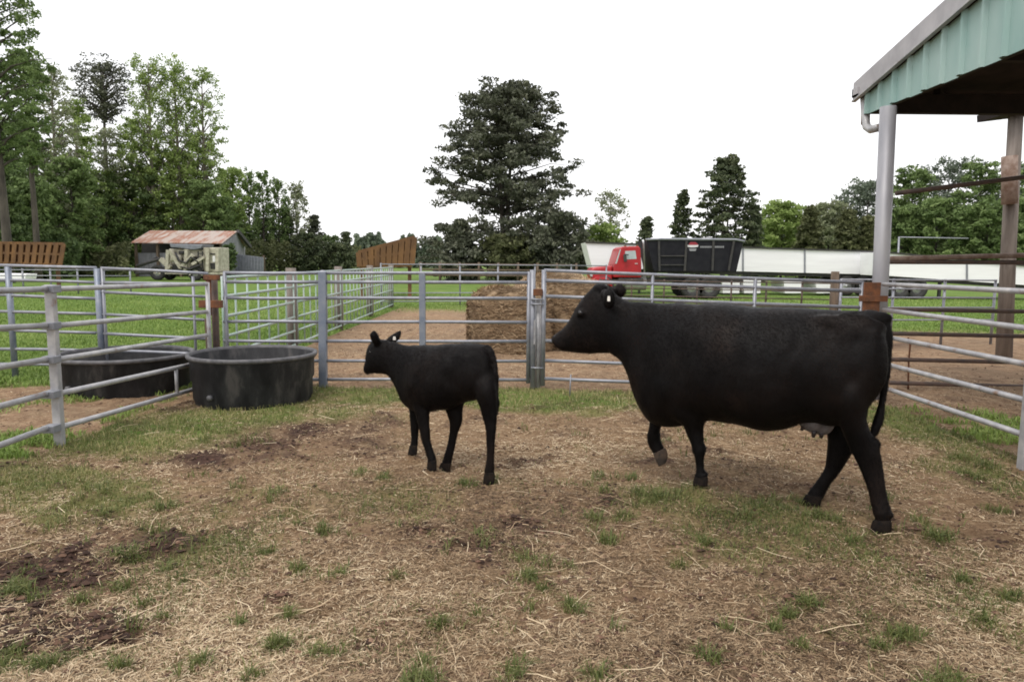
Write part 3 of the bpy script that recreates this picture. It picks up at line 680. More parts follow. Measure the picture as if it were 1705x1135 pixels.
for i, y in enumerate((12.4, 16.1, 20.1, 24.1)):
    p = zat(y, 0); lab = ['thick brown wooden lane post behind the round tank', 'second brown wooden post of the lane fence', 'third brown wooden post of the lane fence', 'farthest wooden post of the lane fence'][i]
    mb = MB(); mb.tube([(p.x - .08, p.y, -.1), (p.x - .08, p.y, .7), (p.x - .07, p.y, 1.45)], [.10, .095, .09], 12)
    mb.solo('wooden_post', M['wood_brown'], lab, 'post', 'wooden posts of the lane fence', True)
# distant rail fences
def far_fence(label, pa, pb, Ya, Yb, z0, zs, posts, mt, r, name='pipe_fence', pm=None):
    A = V(pa, 440, Ya); B_ = V(pb, 440, Yb)
    o = thing(name, label, 'fence', ((A.x + B_.x) / 2, (Ya + Yb) / 2, 0))
    for z in zs: MB().tube([(A.x, Ya, z), (B_.x, Yb, z)], r, 6).build('rail', mt, o, True)
    for k in range(posts):
        t = k / (posts - 1); x = A.x + (B_.x - A.x) * t; y = Ya + (Yb - Ya) * t
        MB().tube([(x, y + .03, 0), (x, y + .03, z0)], r * 1.5, 6).build('post', pm or mt, o, True)
    return o
far_fence('thin pipe fence crossing the far end of the lane below the big pine', 634, 1010, 25, 27, 1.5, (1.46, 1.15, .8, .45, .15), 7, M['galv'], .022)
far_fence('light pipe panel fence behind the right steel barn post', 1404, 1662, 14, 14.4, 1.32, (1.3, 1.12, .95, .75, .5), 4, M['galv'], .018)
far_fence('distant pipe fence in front of the red truck', 1000, 1400, 24, 22, 1.05, (1.0, .75, .5, .25), 8, M['dark_pipe'], .02)
far_fence('distant field fence beyond the orange rack on the left', -60, 215, 30, 32, 1.1, (1.05, .8, .55, .3), 7, M['galv'], .025)
p = V(1388, 500, 15.5); MB().tube([(p.x, 15.5, -.1), (p.x, 15.5, 1.44)], .085, 10).solo('wooden_post', M['wood'], 'dark wooden post standing behind the long gate in front of the white trailer', 'post', None, True)
# right side
PR = Plane.through((4.24, 8.03), (4.08, 5.66))
yr0 = (473, 516, 560, 605, 645); yr1 = (483, 545, 606, 667, 727)
rp = thing('corral_panel', 'pale pipe panel with five rails running from the barn post towards the right edge', 'fence panel', tuple(PR.U(1600, 600)[:2]) + (0,), 'corral panels around the pen')
for a, b in zip(yr0, yr1): rail(PR, rp, (1471, a), (1724, b + 3), .025, M['galv_light'])
up2 = thing('fence_post', 'pale steel post of the right hand panel at the photo edge', 'post', tuple(PR.U(1703, 700)[:2]) + (0,))
T = PR.U(1733, 474); MB().beam((T.x, T.y, -.1), T, .08, .07, (0, 1, 0)).build('upright', M['galv_light'], up2, False, .006)
rp = thing('corral_panel', 'pale pipe panel continuing past the right edge post', 'fence panel', (4.0, 4.4, 0), 'corral panels around the pen')
for a, b in zip(yr0, yr1):
    A = PR.U(1730, b + 3.5); B_ = PR.U(1471, a); d = (A - B_).normalized(); MB().tube([A + d * .1, A + d * 2.6], .025, 10).build('rail', M['galv_light'], rp, True)
e = A + d * 2.6; MB().tube([(e.x, e.y, 0), (e.x, e.y, 1.4)], .025, 10).build('end_upright', M['galv_light'], rp, True)
PX = Plane.through((4.3, 9.0), (9.0, 9.6))
o = thing('pipe_fence', 'dark rusty pipe fence running right from the barn post, with a rusty top pipe', 'fence', (6.2, 9.25, 0))
rail(PX, o, (1474, 431), (1860, 421), .034, M['rust_pale'], 'top_pipe')
rail(PX, o, (1476, 436), (1860, 437.5), .03, M['dark_pipe'])
for a, b in ((515, 521), (555, 563), (598, 607), (637, 648)): rail(PX, o, (1482, a), (1860, b), .028, M['dark_pipe'])
upright(PX, o, 1850, 415, .1, M['dark_pipe'], -.05, 'post')
wr = PX.U(1512, 562); MB().tube([wr, wr + Vector((.035, 0, -.1)), wr + Vector((.03, 0, -.3)), wr + Vector((.05, 0, -.72))], .011, 6).build('wire', M['rust'], o, True)
# barn posts
pb = thing('barn_post', 'tall pale steel barn post at the cow rump, with rusty latch plates', 'post', (V(1464, 520, 8.35).x, 8.35, 0))
T = V(1479, 178, 8.35); Bq = V(1466, 470, 8.35); Bq0 = Vector((Bq.x - (T.x - Bq.x) * 1.3 / max(.1, T.z - Bq.z), 8.35, -.1))
MB().tube([Bq0, Bq, T], .088, 24).build('column', M['post_steel'], pb, True)
for (x0, y0, x1, y1, o_) in ((1440, 470, 1462, 520, -.18), (1432, 492, 1476, 502, -.2)):
    a = V(x0, y0, 8.35 + o_); b = V(x1, y1, 8.35 + o_ + .03); MB().box((a.x, a.y, b.z), (b.x, b.y, a.z)).build('latch_plate', M['rust'], pb, False, .004)
b2 = thing('barn_post', 'weathered wooden barn post standing on the red dirt near the right edge', 'post', (V(1674, 592, 12.4).x, 12.4, 0))
mb = MB(); mb.tube([(V(1672, 592, 12.4).x, 12.4, -.1), V(1680, 400, 12.4), V(1692, 180, 12.4)], [.13, .115, .11], 14); mb.build('column', M['wood_brown'], b2, True)
MB().tube([V(1681, 340, 12.25), V(1681, 260, 12.25)], .122, 12).build('rusty_sleeve', M['rust_pale'], b2, True)
br = MB(); br.beam(V(1655, 190, 12.5), V(1800, 172, 12.5), .9, .12); br.build('roof_cap', M['roof_dark'], b2)
MB().tube([V(1492, 322, 8.6), V(1720, 293, 8.9), V(2100, 245, 9.3)], .028, 8).solo('cross_pipe', M['dark_pipe'], 'dark pipe strung between the two barn posts above head height', 'pipe', None, True)
# barn
bn = thing('barn', 'open barn with teal ribbed gable sheeting, pale rake trim and a dark roof underside', 'barn', (6.5, 4.0, 0))
XW = 4.33; YC = 8.98; zb = 3.43; ze = 3.67; sl = .192; YR = 3.0; XE = 13.0
zt = lambda y: ze + sl * (YC - y) if y > YR else ze + sl * (YC - YR) - sl * (YR - y)
# ribbed sheeting: profile along y with raised ribs
mb = MB(); y = YC; k = 0; ys = []
while y > -3:
    for (dy, dx) in ((0, 0), (.02, -.038), (.05, -.038), (.07, 0)): ys.append((y - dy, dx))
    ys.append((y - .305 + .001, 0)); y -= .305
for (ya, xa), (yb_, xb_) in zip(ys[:-1], ys[1:]):
    stepd = .012 * (int((YC - ya) / .305) % 2)
    mb.quad((XW + xa, ya, zb - stepd), (XW + xb_, yb_, zb - stepd), (XW + xb_, yb_, zt(yb_)), (XW + xa, ya, zt(ya)))
    mb.quad((XW + .012, yb_, zb), (XW + .012, ya, zb), (XW + .012, ya, zt(ya)), (XW + .012, yb_, zt(yb_)))
mb.build('gable_sheeting', M['teal'], bn)
mb = MB()
for (ya, yb_) in ((YC + .18, YR), (YR, -3)):
    mb.hexa([(XW - .06, ya, zt(ya) + .03), (XE, ya, zt(ya) + .03), (XE, yb_, zt(yb_) + .03), (XW - .06, yb_, zt(yb_) + .03),
             (XW - .06, ya, zt(ya) + .07), (XE, ya, zt(ya) + .07), (XE, yb_, zt(yb_) + .07), (XW - .06, yb_, zt(yb_) + .07)])
rf = mb.build('roof', M['roof_dark'], bn)
mb = MB()
for (ya, yb_) in ((YC + .2, YR), (YR, -3)):
    mb.hexa([(XW - .085, ya, zt(ya) - .0), (XW - .06, ya, zt(ya) - .0), (XW - .06, yb_, zt(yb_) - .0), (XW - .085, yb_, zt(yb_) - .0),
             (XW - .085, ya, zt(ya) + .22), (XW - .06, ya, zt(ya) + .22), (XW - .06, yb_, zt(yb_) + .22), (XW - .085, yb_, zt(yb_) + .22)])
    mb.hexa([(XW - .06, ya, zt(ya) + .07), (XW + .3, ya, zt(ya) + .075), (XW + .3, yb_, zt(yb_) + .075), (XW - .06, yb_, zt(yb_) + .07),
             (XW - .06, ya, zt(ya) + .22), (XW + .3, ya, zt(ya) + .12), (XW + .3, yb_, zt(yb_) + .12), (XW - .06, yb_, zt(yb_) + .22)])
mb.build('rake_trim', M['trim'], bn, False, .008)
mb = MB()
for (ya, yb_) in ((YC + .2, YR), (YR, -3)):
    mb.beam((XW - .07, ya, zt(ya) - .005), (XW - .07, yb_, zt(yb_) - .005), .05, .02)
mb.build('trim_edge', M['galv_light'], bn)
MB().box((XW + .02, YC - .12, zb + .0), (XE, YC - .02, ze - .02)).build('eave_beam', M['roof_dark'], bn)
MB().box((XW + .02, -3, zb + .02), (XW + .12, YC - .13, zb + .2)).build('gable_beam', M['roof_dark'], bn)
mb = MB(); y = YC - 1.2
while y > -2.5:
    mb.box((XW + .13, y - .05, zt(y) - .16), (XE - .1, y + .05, zt(y) + .0)); y -= 1.2
mb.build('purlins', M['roof_dark'], bn)
mb = MB(); mb.box((XW - .10, YC + .05, ze + .0), (XE, YC + .19, ze + .02)); mb.box((XW - .10, YC + .17, ze), (XE, YC + .19, ze + .1)); mb.box((XW - .10, YC + .05, ze), (XW - .08, YC + .19, ze + .1))
mb.build('gutter', M['trim'], bn)
g0 = V(1441, 196, YC + .08)
dp = MB(); dp.tube([V(1438, 152, YC + .14), V(1440, 175, YC + .08), V(1441, 200, YC), V(1443, 211, YC - .03), V(1450, 216, YC - .15), V(1462, 213, YC - .3)], .048, 12)
dp.build('downpipe', M['galv_light'], bn, True)
MB().tube([V(1441, 190, YC + .04), V(1441, 206, YC)], .052, 12).build('rusty_collar', M['rust_pale'], bn, True)
MB().beam(V(1560, 157, 8.9), V(1690, 184, 11.8), .08, .12).build('diagonal_brace', M['roof_dark'], bn)
for xx in (9.0, 12.9): MB().tube([(xx, 8.7, 0), (xx, 8.7, zb)], .09, 12).build('column', M['galv'], bn, True)
for xx, yy in ((XW + .1, -2.8), (9., -2.8), (12.9, -2.8)): MB().tube([(xx, yy, 0), (xx, yy, zb)], .09, 12).build('column', M['galv'], bn, True)
# ------------------------------------------------------------------ tanks
def tank(name, label, c, R, H):
    o = thing(name, label, 'water tank', (c[0], c[1], 0), 'round black stock tanks')
    pr = [(R * .90, -.06), (R * .905, .02), (R * .93, .05), (R * .935, H * .45), (R * .96, H * .5), (R * .965, H * .86), (R * .985, H * .9), (R * .985, H - .02), (R * .95, H - .02), (R * .90, .12), (.02, .1)]
    mb = MB(); mb.lathe((c[0], c[1], 0), pr, 96)
    mb.build('shell', M['rubber'], o, True)
    r2 = MB(); r2.lathe((c[0], c[1], 0), [(R * .955, H - .03), (R * 1.005, H - .035), (R * 1.02, H - .015), (R * 1.015, H + .008), (R * .985, H + .014), (R * .955, H + .004), (R * .955, H - .03)], 96)
    r2.build('rim', M['rubber_rim'], o, True)
    MB().lathe((c[0], c[1], 0), [(.01, H * .42), (R * .93, H * .42)], 48).build('water', M['water'], o, True)
    a = -PI * .62; MB().tube([(c[0] + R * .93 * math.cos(a), c[1] + R * .93 * math.sin(a), .12), (c[0] + R * .99 * math.cos(a), c[1] + R * .99 * math.sin(a), .12)], .03, 10).build('drain_plug', M['rubber_rim'], o, True)
    return o
mt, nt, b = nodes('dark_tank_water'); b.inputs['Base Color'].default_value = (.012, .012, .011, 1); b.inputs['Roughness'].default_value = .12; M['water'] = mt
c = V(422, 600, 8.08); tank('stock_tank', 'black round rubber stock tank inside the pen in front of the rusty hinge post', (c.x, 8.08), .70, .53)
c = V(208, 600, 8.62); tank('stock_tank', 'black round rubber stock tank behind the pale left panel, outside the pen', (c.x, 8.62), .78, .44)
# ------------------------------------------------------------------ bales
M['bale'] = mat('hay_bale', (.22, .15, .085), (.31, .22, .135), .95, 0, 5, (1, 1, .4), .9, .03, third=(.10, .065, .04))
def bale(label, px, Y, R, H, seed):
    c = V(px, 500, Y); o = thing('hay_bale', label, 'hay bale', (c.x, Y, 0), 'round hay bales beyond the gate')
    r = np.random.default_rng(seed); n = 64; K = 16; verts = []; 
    prof = [(.01, 0), (.97, 0), (1.0, .05)] + [(1.0, t) for t in np.linspace(.1, .68, K)] + [(.98, .76), (.93, .84), (.84, .91), (.7, .96), (.5, .985), (.25, 1.0), (.01, 1.0)]
    for (q, h) in prof:
        for j in range(n):
            t = 2 * PI * j / n; x = q * math.cos(t); y = q * math.sin(t)
            dn = float(vnoise(np.array([math.cos(t) * 6 + seed]), np.array([h * 9 + math.sin(t) * 6]), 3)[0]) - .5
            s = R * (1 + .09 * dn + .03 * r.standard_normal() * .4 + .05 * (vnoise(np.array([t * 1.2]), np.array([h * 2]), seed)[0] - .5))
            verts.append((c.x + x * s, Y + y * s, h * H * (1 + .03 * dn)))
    mb = MB(); mb.v = [Vector(v) for v in verts]
    for i in range(len(prof) - 1):
        for j in range(n):
            a = i * n + j; b2_ = i * n + (j + 1) % n; mb.f.append((a, b2_, b2_ + n, a + n))
    mb.build('body', M['bale'], o, True)
    N = 9000; ang = r.uniform(0, 2 * PI, N); h = r.uniform(0, 1.02, N); top = r.random(N) < .3
    h = h * .78; q_ = np.sqrt(r.random(N)); rad = np.where(top, R * q_, R * (.99 + .03 * r.random(N))); z = np.where(top, H * (1.01 - .22 * q_ ** 4), h * H)
    P = np.stack([c.x + rad * np.cos(ang), Y + rad * np.sin(ang), z], 1)
    tg = np.stack([-np.sin(ang), np.cos(ang), r.normal(0, .35, N)], 1); tg += r.normal(0, .3, (N, 3))
    out = np.stack([np.cos(ang), np.sin(ang), np.zeros(N)], 1); out[top] = (0, 0, 1)
    tg /= np.linalg.norm(tg, axis=1)[:, None]; L = r.uniform(.06, .2, N)[:, None]; w = np.cross(tg, out) * r.uniform(.003, .007, N)[:, None]
    a = P - tg * L / 2 + out * .004; b_ = P + tg * L / 2 + out * r.uniform(.0, .05, N)[:, None]
    vv = np.stack([a - w, b_ - w, b_ + w, a + w], 1).reshape(-1, 3); ff = np.arange(4 * N).reshape(-1, 4)
    np_mesh('loose_hay', vv, ff, M['straw'], np.repeat(np.clip(r.normal(.36, .18, N) + .12 * top, 0, 1), 4), o)  # strands on top tinted lighter, painting in the skylit top
bale('flat topped brown hay bale seen left of the gate post above the calf', 850, 13.0, .76, 1.12, 3)
bale('taller brown hay bale seen just in front of the cow muzzle', 948, 13.6, .80, 1.22, 5)
bale('tan hay bale standing behind the bale by the cow muzzle', 925, 16.2, .9, 1.30, 8)
# ------------------------------------------------------------------ far things
def part(root, name, mt, fn, smooth=False, bevel=0):
    mb = MB(); fn(mb); return mb.build(name, mt, root, smooth, bevel)
def wheel(root, x, y, z, r, w, name='wheel', rimmat='rim'):
    wh = MB().wheel((x, y, z), r, w, 28, r * .52).build(name, M['tyre'], root, True)
    rb = MB(); rb.wheel((x, y, z), r * .54, w * .55, 24, 0); rb.ball((x, y - w * .3, z), r * .16, 6, (1, .6, 1)); rb.build('rim', M[rimmat], wh, True)
def slab(mb, pts, Ya, Yb):
    """outline pixels (seen on plane Ya) extruded to Yb"""
    P = [V(x, y, Ya) for x, y in pts]; n = len(P); b = len(mb.v)
    mb.v += P + [Vector((p.x, Yb, p.z)) for p in P]
    mb.f += [tuple(b + i for i in range(n))[::-1], tuple(b + n + i for i in range(n))] + [(b + i, b + (i + 1) % n, b + n + (i + 1) % n, b + n + i) for i in range(n)]
TY = 31.5
tr = thing('truck', 'red truck with a black dump box facing left beyond the gate', 'truck', (V(1110, 495, TY).x, TY + 1, 0))
cab = part(tr, 'cab', M['red'], lambda m: slab(m, [(1021,452),(1023,440),(1031,414),(1037,410.5),(1064,410),(1067,414),(1068,440),(1068,462),(1021,462)], TY, TY + 2.1), False, .05)
part(tr, 'hood', M['red'], lambda m: slab(m, [(983,452),(987,446),(1020,442),(1020,462),(1018,470),(985,470)], TY + .12, TY + 1.98), False, .08)
part(tr, 'fender', M['red'], lambda m: slab(m, [(983,478),(985,466),(993,461),(1010,461),(1018,468),(1020,478),(1012,474),(1003,470),(992,473)], TY - .05, TY + .35), False, .03)
part(tr, 'bumper', M['frame'], lambda m: slab(m, [(978,470),(986,470),(986,482),(978,482)], TY - .02, TY + 2.1))
part(tr, 'window', M['glass'], lambda m: slab(m, [(1041,418),(1058,417),(1060,431),(1040,432)], TY - .012, TY + .02))
part(tr, 'windshield', M['glass'], lambda m: slab(m, [(1024,439),(1032,415),(1034,415),(1027,439)], TY - .006, TY + 2.106))
part(tr, 'mirror', M['frame'], lambda m: slab(m, [(1038,424),(1043,422),(1044,436),(1039,436)], TY - .22, TY - .12), False, .02)
part(tr, 'mirror_arm', M['frame'], lambda m: m.tube([V(1041, 424, TY - .15), V(1047, 424, TY + .02)], .02, 6))
part(tr, 'exhaust', M['rim'], lambda m: m.tube([V(1073, 462, TY + .3), V(1072, 405, TY + .3), V(1070, 399, TY + .3)], .05, 10), True)
part(tr, 'step', M['frame'], lambda m: slab(m, [(1030,463),(1072,463),(1072,474),(1030,474)], TY + .02, TY + .5), False, .03)
part(tr, 'chassis', M['frame'], lambda m: slab(m, [(1000,462),(1238,462),(1238,470),(1000,470)], TY + .6, TY + 1.6))
bx = part(tr, 'dump_box', M['black'], lambda m: slab(m, [(1077,400),(1238,401),(1226,452),(1089,451)], TY - .1, TY + 2.3))
part(tr, 'box_rail', M['galv'], lambda m: [m.tube([V(1075, 399, TY - .12), V(1100, 398, TY - .12), V(1225, 399, TY - .12), V(1240, 402, TY - .12)], .05, 8), m.tube([V(1075, 399, TY + 2.3), V(1240, 402, TY + 2.3)], .05, 8)], True)
for (x0, x1) in ((1097, 1098), (1143, 1140), (1188, 1186), (1222, 1213)):
    part(bx, 'rib', M['frame'], lambda m: m.beam(V(x0, 401, TY - .13), V(x1, 451, TY - .13), .09, .07, (0, 1, 0)))
for (a, b_) in (((1100, 426), (1140, 426)), ((1100, 441), (1140, 441))): part(bx, 'brace', M['frame'], lambda m: m.beam(V(*a, TY - .13), V(*b_, TY - .13), .06, .05))
part(bx, 'emblem_top', M['emblem_red'], lambda m: slab(m, [(1147,406),(1150,403),(1158,403),(1162,406),(1162,408),(1147,408)], TY - .115, TY - .09))
part(bx, 'emblem_disc', M['emblem_white'], lambda m: slab(m, [(1144,408),(1163,408),(1162,411),(1157,412),(1150,412),(1145,411)], TY - .118, TY - .09))
part(bx, 'emblem_lower', M['emblem_grey'], lambda m: slab(m, [(1147,414),(1160,414),(1158,418),(1149,418)], TY - .116, TY - .09))
def letters(m):
    r = random.Random(4); x = 1166
    while x < 1204:
        w = r.choice([1.5, 2, 2.3]); slab(m, [(x, 409.6), (x + w, 409.6), (x + w, 412.6), (x, 412.6)], TY - .113, TY - .09); x += w + .7
part(bx, 'lettering', M['emblem_grey'], letters)
part(tr, 'rear_fender', M['frame'], lambda m: slab(m, [(1150,470),(1200,470),(1204,478),(1146,478)], TY - .02, TY + .5))
part(tr, 'headlight', M['rim'], lambda m: slab(m, [(983,457),(987,456),(987,461),(983,461)], TY + .1, TY + .4), False, .02)
dr = part(tr, 'door', M['red'], lambda m: slab(m, [(1034,434),(1062,433),(1063,459),(1033,459)], TY - .018, TY + .02), False, .008)
part(dr, 'handle', M['rim'], lambda m: slab(m, [(1057,438),(1062,438),(1062,439.5),(1057,439.5)], TY - .05, TY - .018))
part(tr, 'fuel_tank', M['rim'], lambda m: m.tube([V(1040, 472, TY + .35), V(1075, 472, TY + .35)], .3, 16), True)
part(tr, 'cab_light', M['orange'], lambda m: [slab(m, [(1040,408.5),(1043,408.5),(1043,410.5),(1040,410.5)], TY + .3, TY + .5), slab(m, [(1060,408),(1063,408),(1063,410),(1060,410)], TY + .3, TY + .5)])
for x, y in ((1004, 482), (1180, 487), (1152, 487)):
    p = V(x, y, TY + .12); wheel(tr, p.x, TY + .15, .5, .5, .3); wheel(tr, p.x, TY + 2.0, .5, .5, .3)
def trailer(label, x0, y0, x1, y1, hb0, hb1, Y, cut0, cut1, seams, wheels):
    c = V((x0 + x1) / 2, 480, Y); o = thing('grain_trailer', label, 'trailer', (c.x, Y + 1.2, 0), 'white grain trailers behind the truck')
    bd = part(o, 'body', M['white'], lambda m: slab(m, [(x0, y0), (x1, y1), (x1 - cut1, hb1), (x0 + cut0, hb0)], Y, Y + 2.5))
    part(o, 'top_rail', M['frame'], lambda m: [m.beam(V(x0, y0, Y - .03), V(x1, y1, Y - .03), .1, .07), m.beam(V(x0, y0, Y + 2.53), V(x1, y1, Y + 2.53), .1, .07)])
    part(o, 'bottom_rail', M['frame'], lambda m: m.beam(V(x0 + cut0, hb0 + 3, Y + .3), V(x1 - cut1, hb1 + 3, Y + .3), .3, .16))
    for sx in seams:
        t = (sx - x0) / (x1 - x0); part(bd, 'seam', M['galv'], lambda m: m.beam(V(sx, y0 + (y1 - y0) * t, Y - .02), V(sx, hb0 + (hb1 - hb0) * t, Y - .02), .08, .04, (0, 1, 0)))
    for (wx, white) in wheels:
        p = V(wx, 485, Y)
        if white: part(o, 'under_panel', M['white'], lambda m: slab(m, [(wx - 15, 466), (wx + 15, 466), (wx + 14, 488), (wx - 13, 488)], Y + .03, Y + 1.9))  # pale patches below the body, built as plain white panels
        else: wheel(o, p.x, Y + .15, .5, .5, .32); wheel(o, p.x, Y + 2.3, .5, .5, .32)
    for dy in (.4, 2.): part(o, 'landing_leg', M['frame'], lambda m: m.beam(V(x0 + 90, 455, Y + dy), Vector((V(x0 + 90, 455, Y + dy).x, Y + dy, 0)), .12))
    return o
trailer('long white grain trailer behind the red truck and left of the steel barn post', 975, 403.5, 1462, 419, 446, 457, 36., 11, 0, (1237, 1340), [(1217,1),(1252,1),(1320,1),(1373,1),(1410,0),(1438,0)])
trailer('white grain trailer seen between the barn post and the right edge', 1476, 420, 1760, 447, 459, 478, 33., 0, 0, (1610,), [(1500,0),(1528,0)])
# rusty orange racks
def rack(label, top, bot, Y, dep, slats, mt='orange'):
    (xa, ya), (xb, yb) = top; (xc, yc), (xd, yd) = bot
    c = V((xa + xb) / 2, yc, Y); o = thing('feeder_rack', label, 'feed rack', (c.x, Y, 0), 'rusty orange feed racks')
    for (pa, pb, nm) in (((xa, ya), (xb, yb), 'top_rail'), ((xc, yc), (xd, yd), 'bottom_rail')):
        [part(o, nm, M[mt], lambda m: m.beam(V(*pa, Y + dd), V(*pb, Y + dd), .16, .14)) for dd in (0, dep)]
    ym0 = (ya + yc) / 2; ym1 = (yb + yd) / 2
    part(o, 'mid_rail', M[mt], lambda m: m.beam(V(xa, ym0, Y - .05), V(xb, ym1, Y - .05), .1, .1))
    for k in range(slats + 1):
        t = k / slats; part(o, 'slat', M[mt], lambda m: m.beam(V(xa + (xb - xa) * t, ya + (yb - ya) * t, Y - .08), V(xc + (xd - xc) * t, yc + (yd - yc) * t, Y - .08), .22, .06, (0, 1, 0)))
    part(o, 'panel', M['rust'], lambda m: slab(m, [(xa, ya + 2), (xb, yb + 2), (xd, yd - 1), (xc, yc - 1)], Y + .12, Y + .16))
    part(o, 'floor', M['rust'], lambda m: m.hexa([V(xc, yc, Y + .2), V(xd, yd, Y + .2), V(xd, yd, Y + dep), V(xc, yc, Y + dep), V(xc, yc - 1, Y + .2), V(xd, yd - 1, Y + .2), V(xd, yd - 1, Y + dep), V(xc, yc - 1, Y + dep)]))
    [part(o, 'leg', M[mt], lambda m: m.beam(V(x, y, Y + q), Vector((V(x, y, Y + q).x, Y + q, 0)), .14)) for (x, y) in ((xc + 4, yc), (xd - 4, yd)) for q in (0.3, dep - .1)]
    return o
rack('tilted rusty orange feed rack left of the big pine', ((597, 420), (690, 395)), ((599, 444), (686, 441)), 30., 2.2, 9)
rack('rusty orange slatted feed rack at the far left under the woods', ((-22, 404), (106, 406)), ((-22, 437), (100, 441)), 36., 2.2, 11)
part(thing('feed_trough', 'low pale trough beneath the left orange rack', 'trough', (V(20, 460, 34).x, 34, 0)), 'basin', M['white'], lambda m: slab(m, [(-8,455),(44,456),(42,465),(-6,465)], 34, 34.8), False, .03)
# shed
SY = 62.
sh = thing('shed', 'old open fronted shed with a rusty tin roof at the edge of the woods', 'shed', (V(315, 465, SY).x, SY + 3, 0))
rl = lambda m: m.hexa([V(217, 405, SY), V(370, 406, SY), V(395, 386, SY + 4), V(250, 385, SY + 4), V(217, 403.6, SY), V(370, 404.6, SY), V(395, 384.6, SY + 4), V(250, 383.6, SY + 4)])
part(sh, 'roof', M['tin_roof'], rl)
part(sh, 'back_roof', M['tin_roof'], lambda m: m.hexa([V(250, 385, SY + 4), V(395, 386, SY + 4), V(414, 411, SY + 7), V(262, 411, SY + 8), V(250, 384, SY + 4), V(395, 385, SY + 4), V(414, 410, SY + 7), V(262, 410, SY + 8)]))
def gab(m):
    a = V(372, 407, SY + .1); b = V(408, 411, SY + 7.5); c_ = V(394, 387.5, SY + 4); d = V(374, 466, SY + .1); e = V(408, 462, SY + 7.5)
    for q in (0, .12):
        pass
    m.v += [a, c_, b, Vector((b.x, b.y, 0)), Vector((a.x, a.y, 0))]; m.f.append((0, 1, 2, 3, 4))
    k = [v + Vector((-.15, .0, 0)) for v in m.v]; m.v += k; m.f.append((9, 8, 7, 6, 5)); m.f += [(i, 5 + i, 5 + (i + 1) % 5, (i + 1) % 5) for i in range(5)]
part(sh, 'gable_wall', M['boards'], gab)
part(sh, 'rake_board', M['frame'], lambda m: m.beam(V(396, 385, SY + 3.9), V(417, 411, SY + 7), .25, .3))
part(sh, 'front_wall', M['boards'], lambda m: slab(m, [(226, 421), (280, 421), (280, 463), (226, 464)], SY + .5, SY + .65))
part(sh, 'back_wall', M['frame'], lambda m: slab(m, [(236, 405), (385, 405), (385, 458), (236, 458)], SY + 6, SY + 6.15))
for x in (226, 262, 300, 340, 368): part(sh, 'post', M['wood'], lambda m: m.beam(Vector((V(x, 405, SY + .3).x, SY + .3, 0)), V(x, 405, SY + .3), .2))
# cream machine on a trailer
MY = 52.; q = lambda x, y, d=0: V(x, y, MY + d)
mc = thing('towed_machine', 'cream wheeled farm machine parked in front of the tin roofed shed', 'farm machine', (q(315, 466).x, MY + .8, 0))
part(mc, 'hull', M['cream'], lambda m: [slab(m, [(281,414),(342,416),(345,444),(338,452),(282,450),(277,434)], MY + .35, MY + 1.7), slab(m, [(338,412),(366,412),(367,452),(340,452)], MY + .1, MY + 1.8)], False, .06)
part(mc, 'canopy', M['greypaint'], lambda m: slab(m, [(282,406),(338,407),(334,414),(322,416),(300,413),(284,412)], MY, MY + 2), False, .05)
part(mc, 'deck', M['cream'], lambda m: slab(m, [(252,452),(372,453),(372,457),(252,456)], MY, MY + 2))
part(mc, 'boom', M['frame'], lambda m: [m.tube([q(228, 443), q(250, 436), q(270, 430)], .12, 8), m.tube([q(240, 441, .4), q(262, 428, .4)], .08, 8), m.tube([q(226, 455), q(252, 454)], .09, 8)], True)
part(mc, 'arm', M['cream'], lambda m: [m.beam(q(268, 431), q(284, 446), .35, .3), m.beam(q(284, 418), q(302, 446, -.1), .3, .25), m.beam(q(300, 446, -.1), q(322, 424, -.1), .28, .25), m.beam(q(320, 440, -.15), q(340, 428, -.15), .2, .2)])
part(mc, 'hose', M['frame'], lambda m: [m.tube([q(292, 420, -.2), q(298, 434, -.3), q(310, 438, -.3), q(318, 428, -.2), q(330, 436, -.2)], .08, 6), m.tube([q(300, 444, -.2), q(316, 448, -.25), q(336, 440, -.2)], .07, 6)], True)
part(mc, 'hatch', M['frame'], lambda m: [slab(m, [(350,438),(358,438),(359,448),(351,448)], MY + .06, MY + .2), slab(m, [(346,422),(362,422),(362,424),(346,424)], MY + .06, MY + .2), slab(m, [(302,432),(310,431),(311,440),(303,441)], MY + .28, MY + .5)])
part(mc, 'panel', M['white'], lambda m: [slab(m, [(286,426),(298,424),(299,436),(287,438)], MY + .3, MY + .5), slab(m, [(354,426),(358,426),(358,436),(354,436)], MY + .04, MY + .2)])
for x in (262, 325): p = q(x, 461); wheel(mc, p.x, MY + .1, .55, .55, .35, 'wheel', 'cream_rim' if 'cream_rim' in M else 'rim'); wheel(mc, p.x, MY + 1.9, .55, .55, .35)
part(mc, 'red_tongue', M['rust'], lambda m: slab(m, [(340,458),(366,458),(366,464),(340,464)], MY, MY + .4))
gw = thing('metal_fence', 'grey corrugated fence right of the shed', 'fence', (V(415, 450, 66).x, 66, 0))
def corr(m):
    x = 393.
    while x < 438: slab(m, [(x, 423 + (x - 393) * .12), (x + 2.2, 423 + (x - 391) * .12), (x + 2.2, 462), (x, 462)], 66 + (.0 if int(x / 2.5) % 2 else .08), 66.3); x += 2.5
part(gw, 'sheets', M['greypaint'], corr)
part(gw, 'post', M['wood'], lambda m: m.tube([V(439, 425, 66.5), Vector((V(439, 425, 66.5).x, 66.5, 0))], .12, 8))
for (xa, ya, xb, yb) in ((346, 412, 346, 452), (362, 413, 362, 452), (280, 416, 278, 450), (311, 415, 309, 450)): part(mc, 'upright', M['cream'], lambda m: m.beam(q(xa, ya, -.08), q(xb, yb, -.08), .22, .22, (0, 1, 0)))
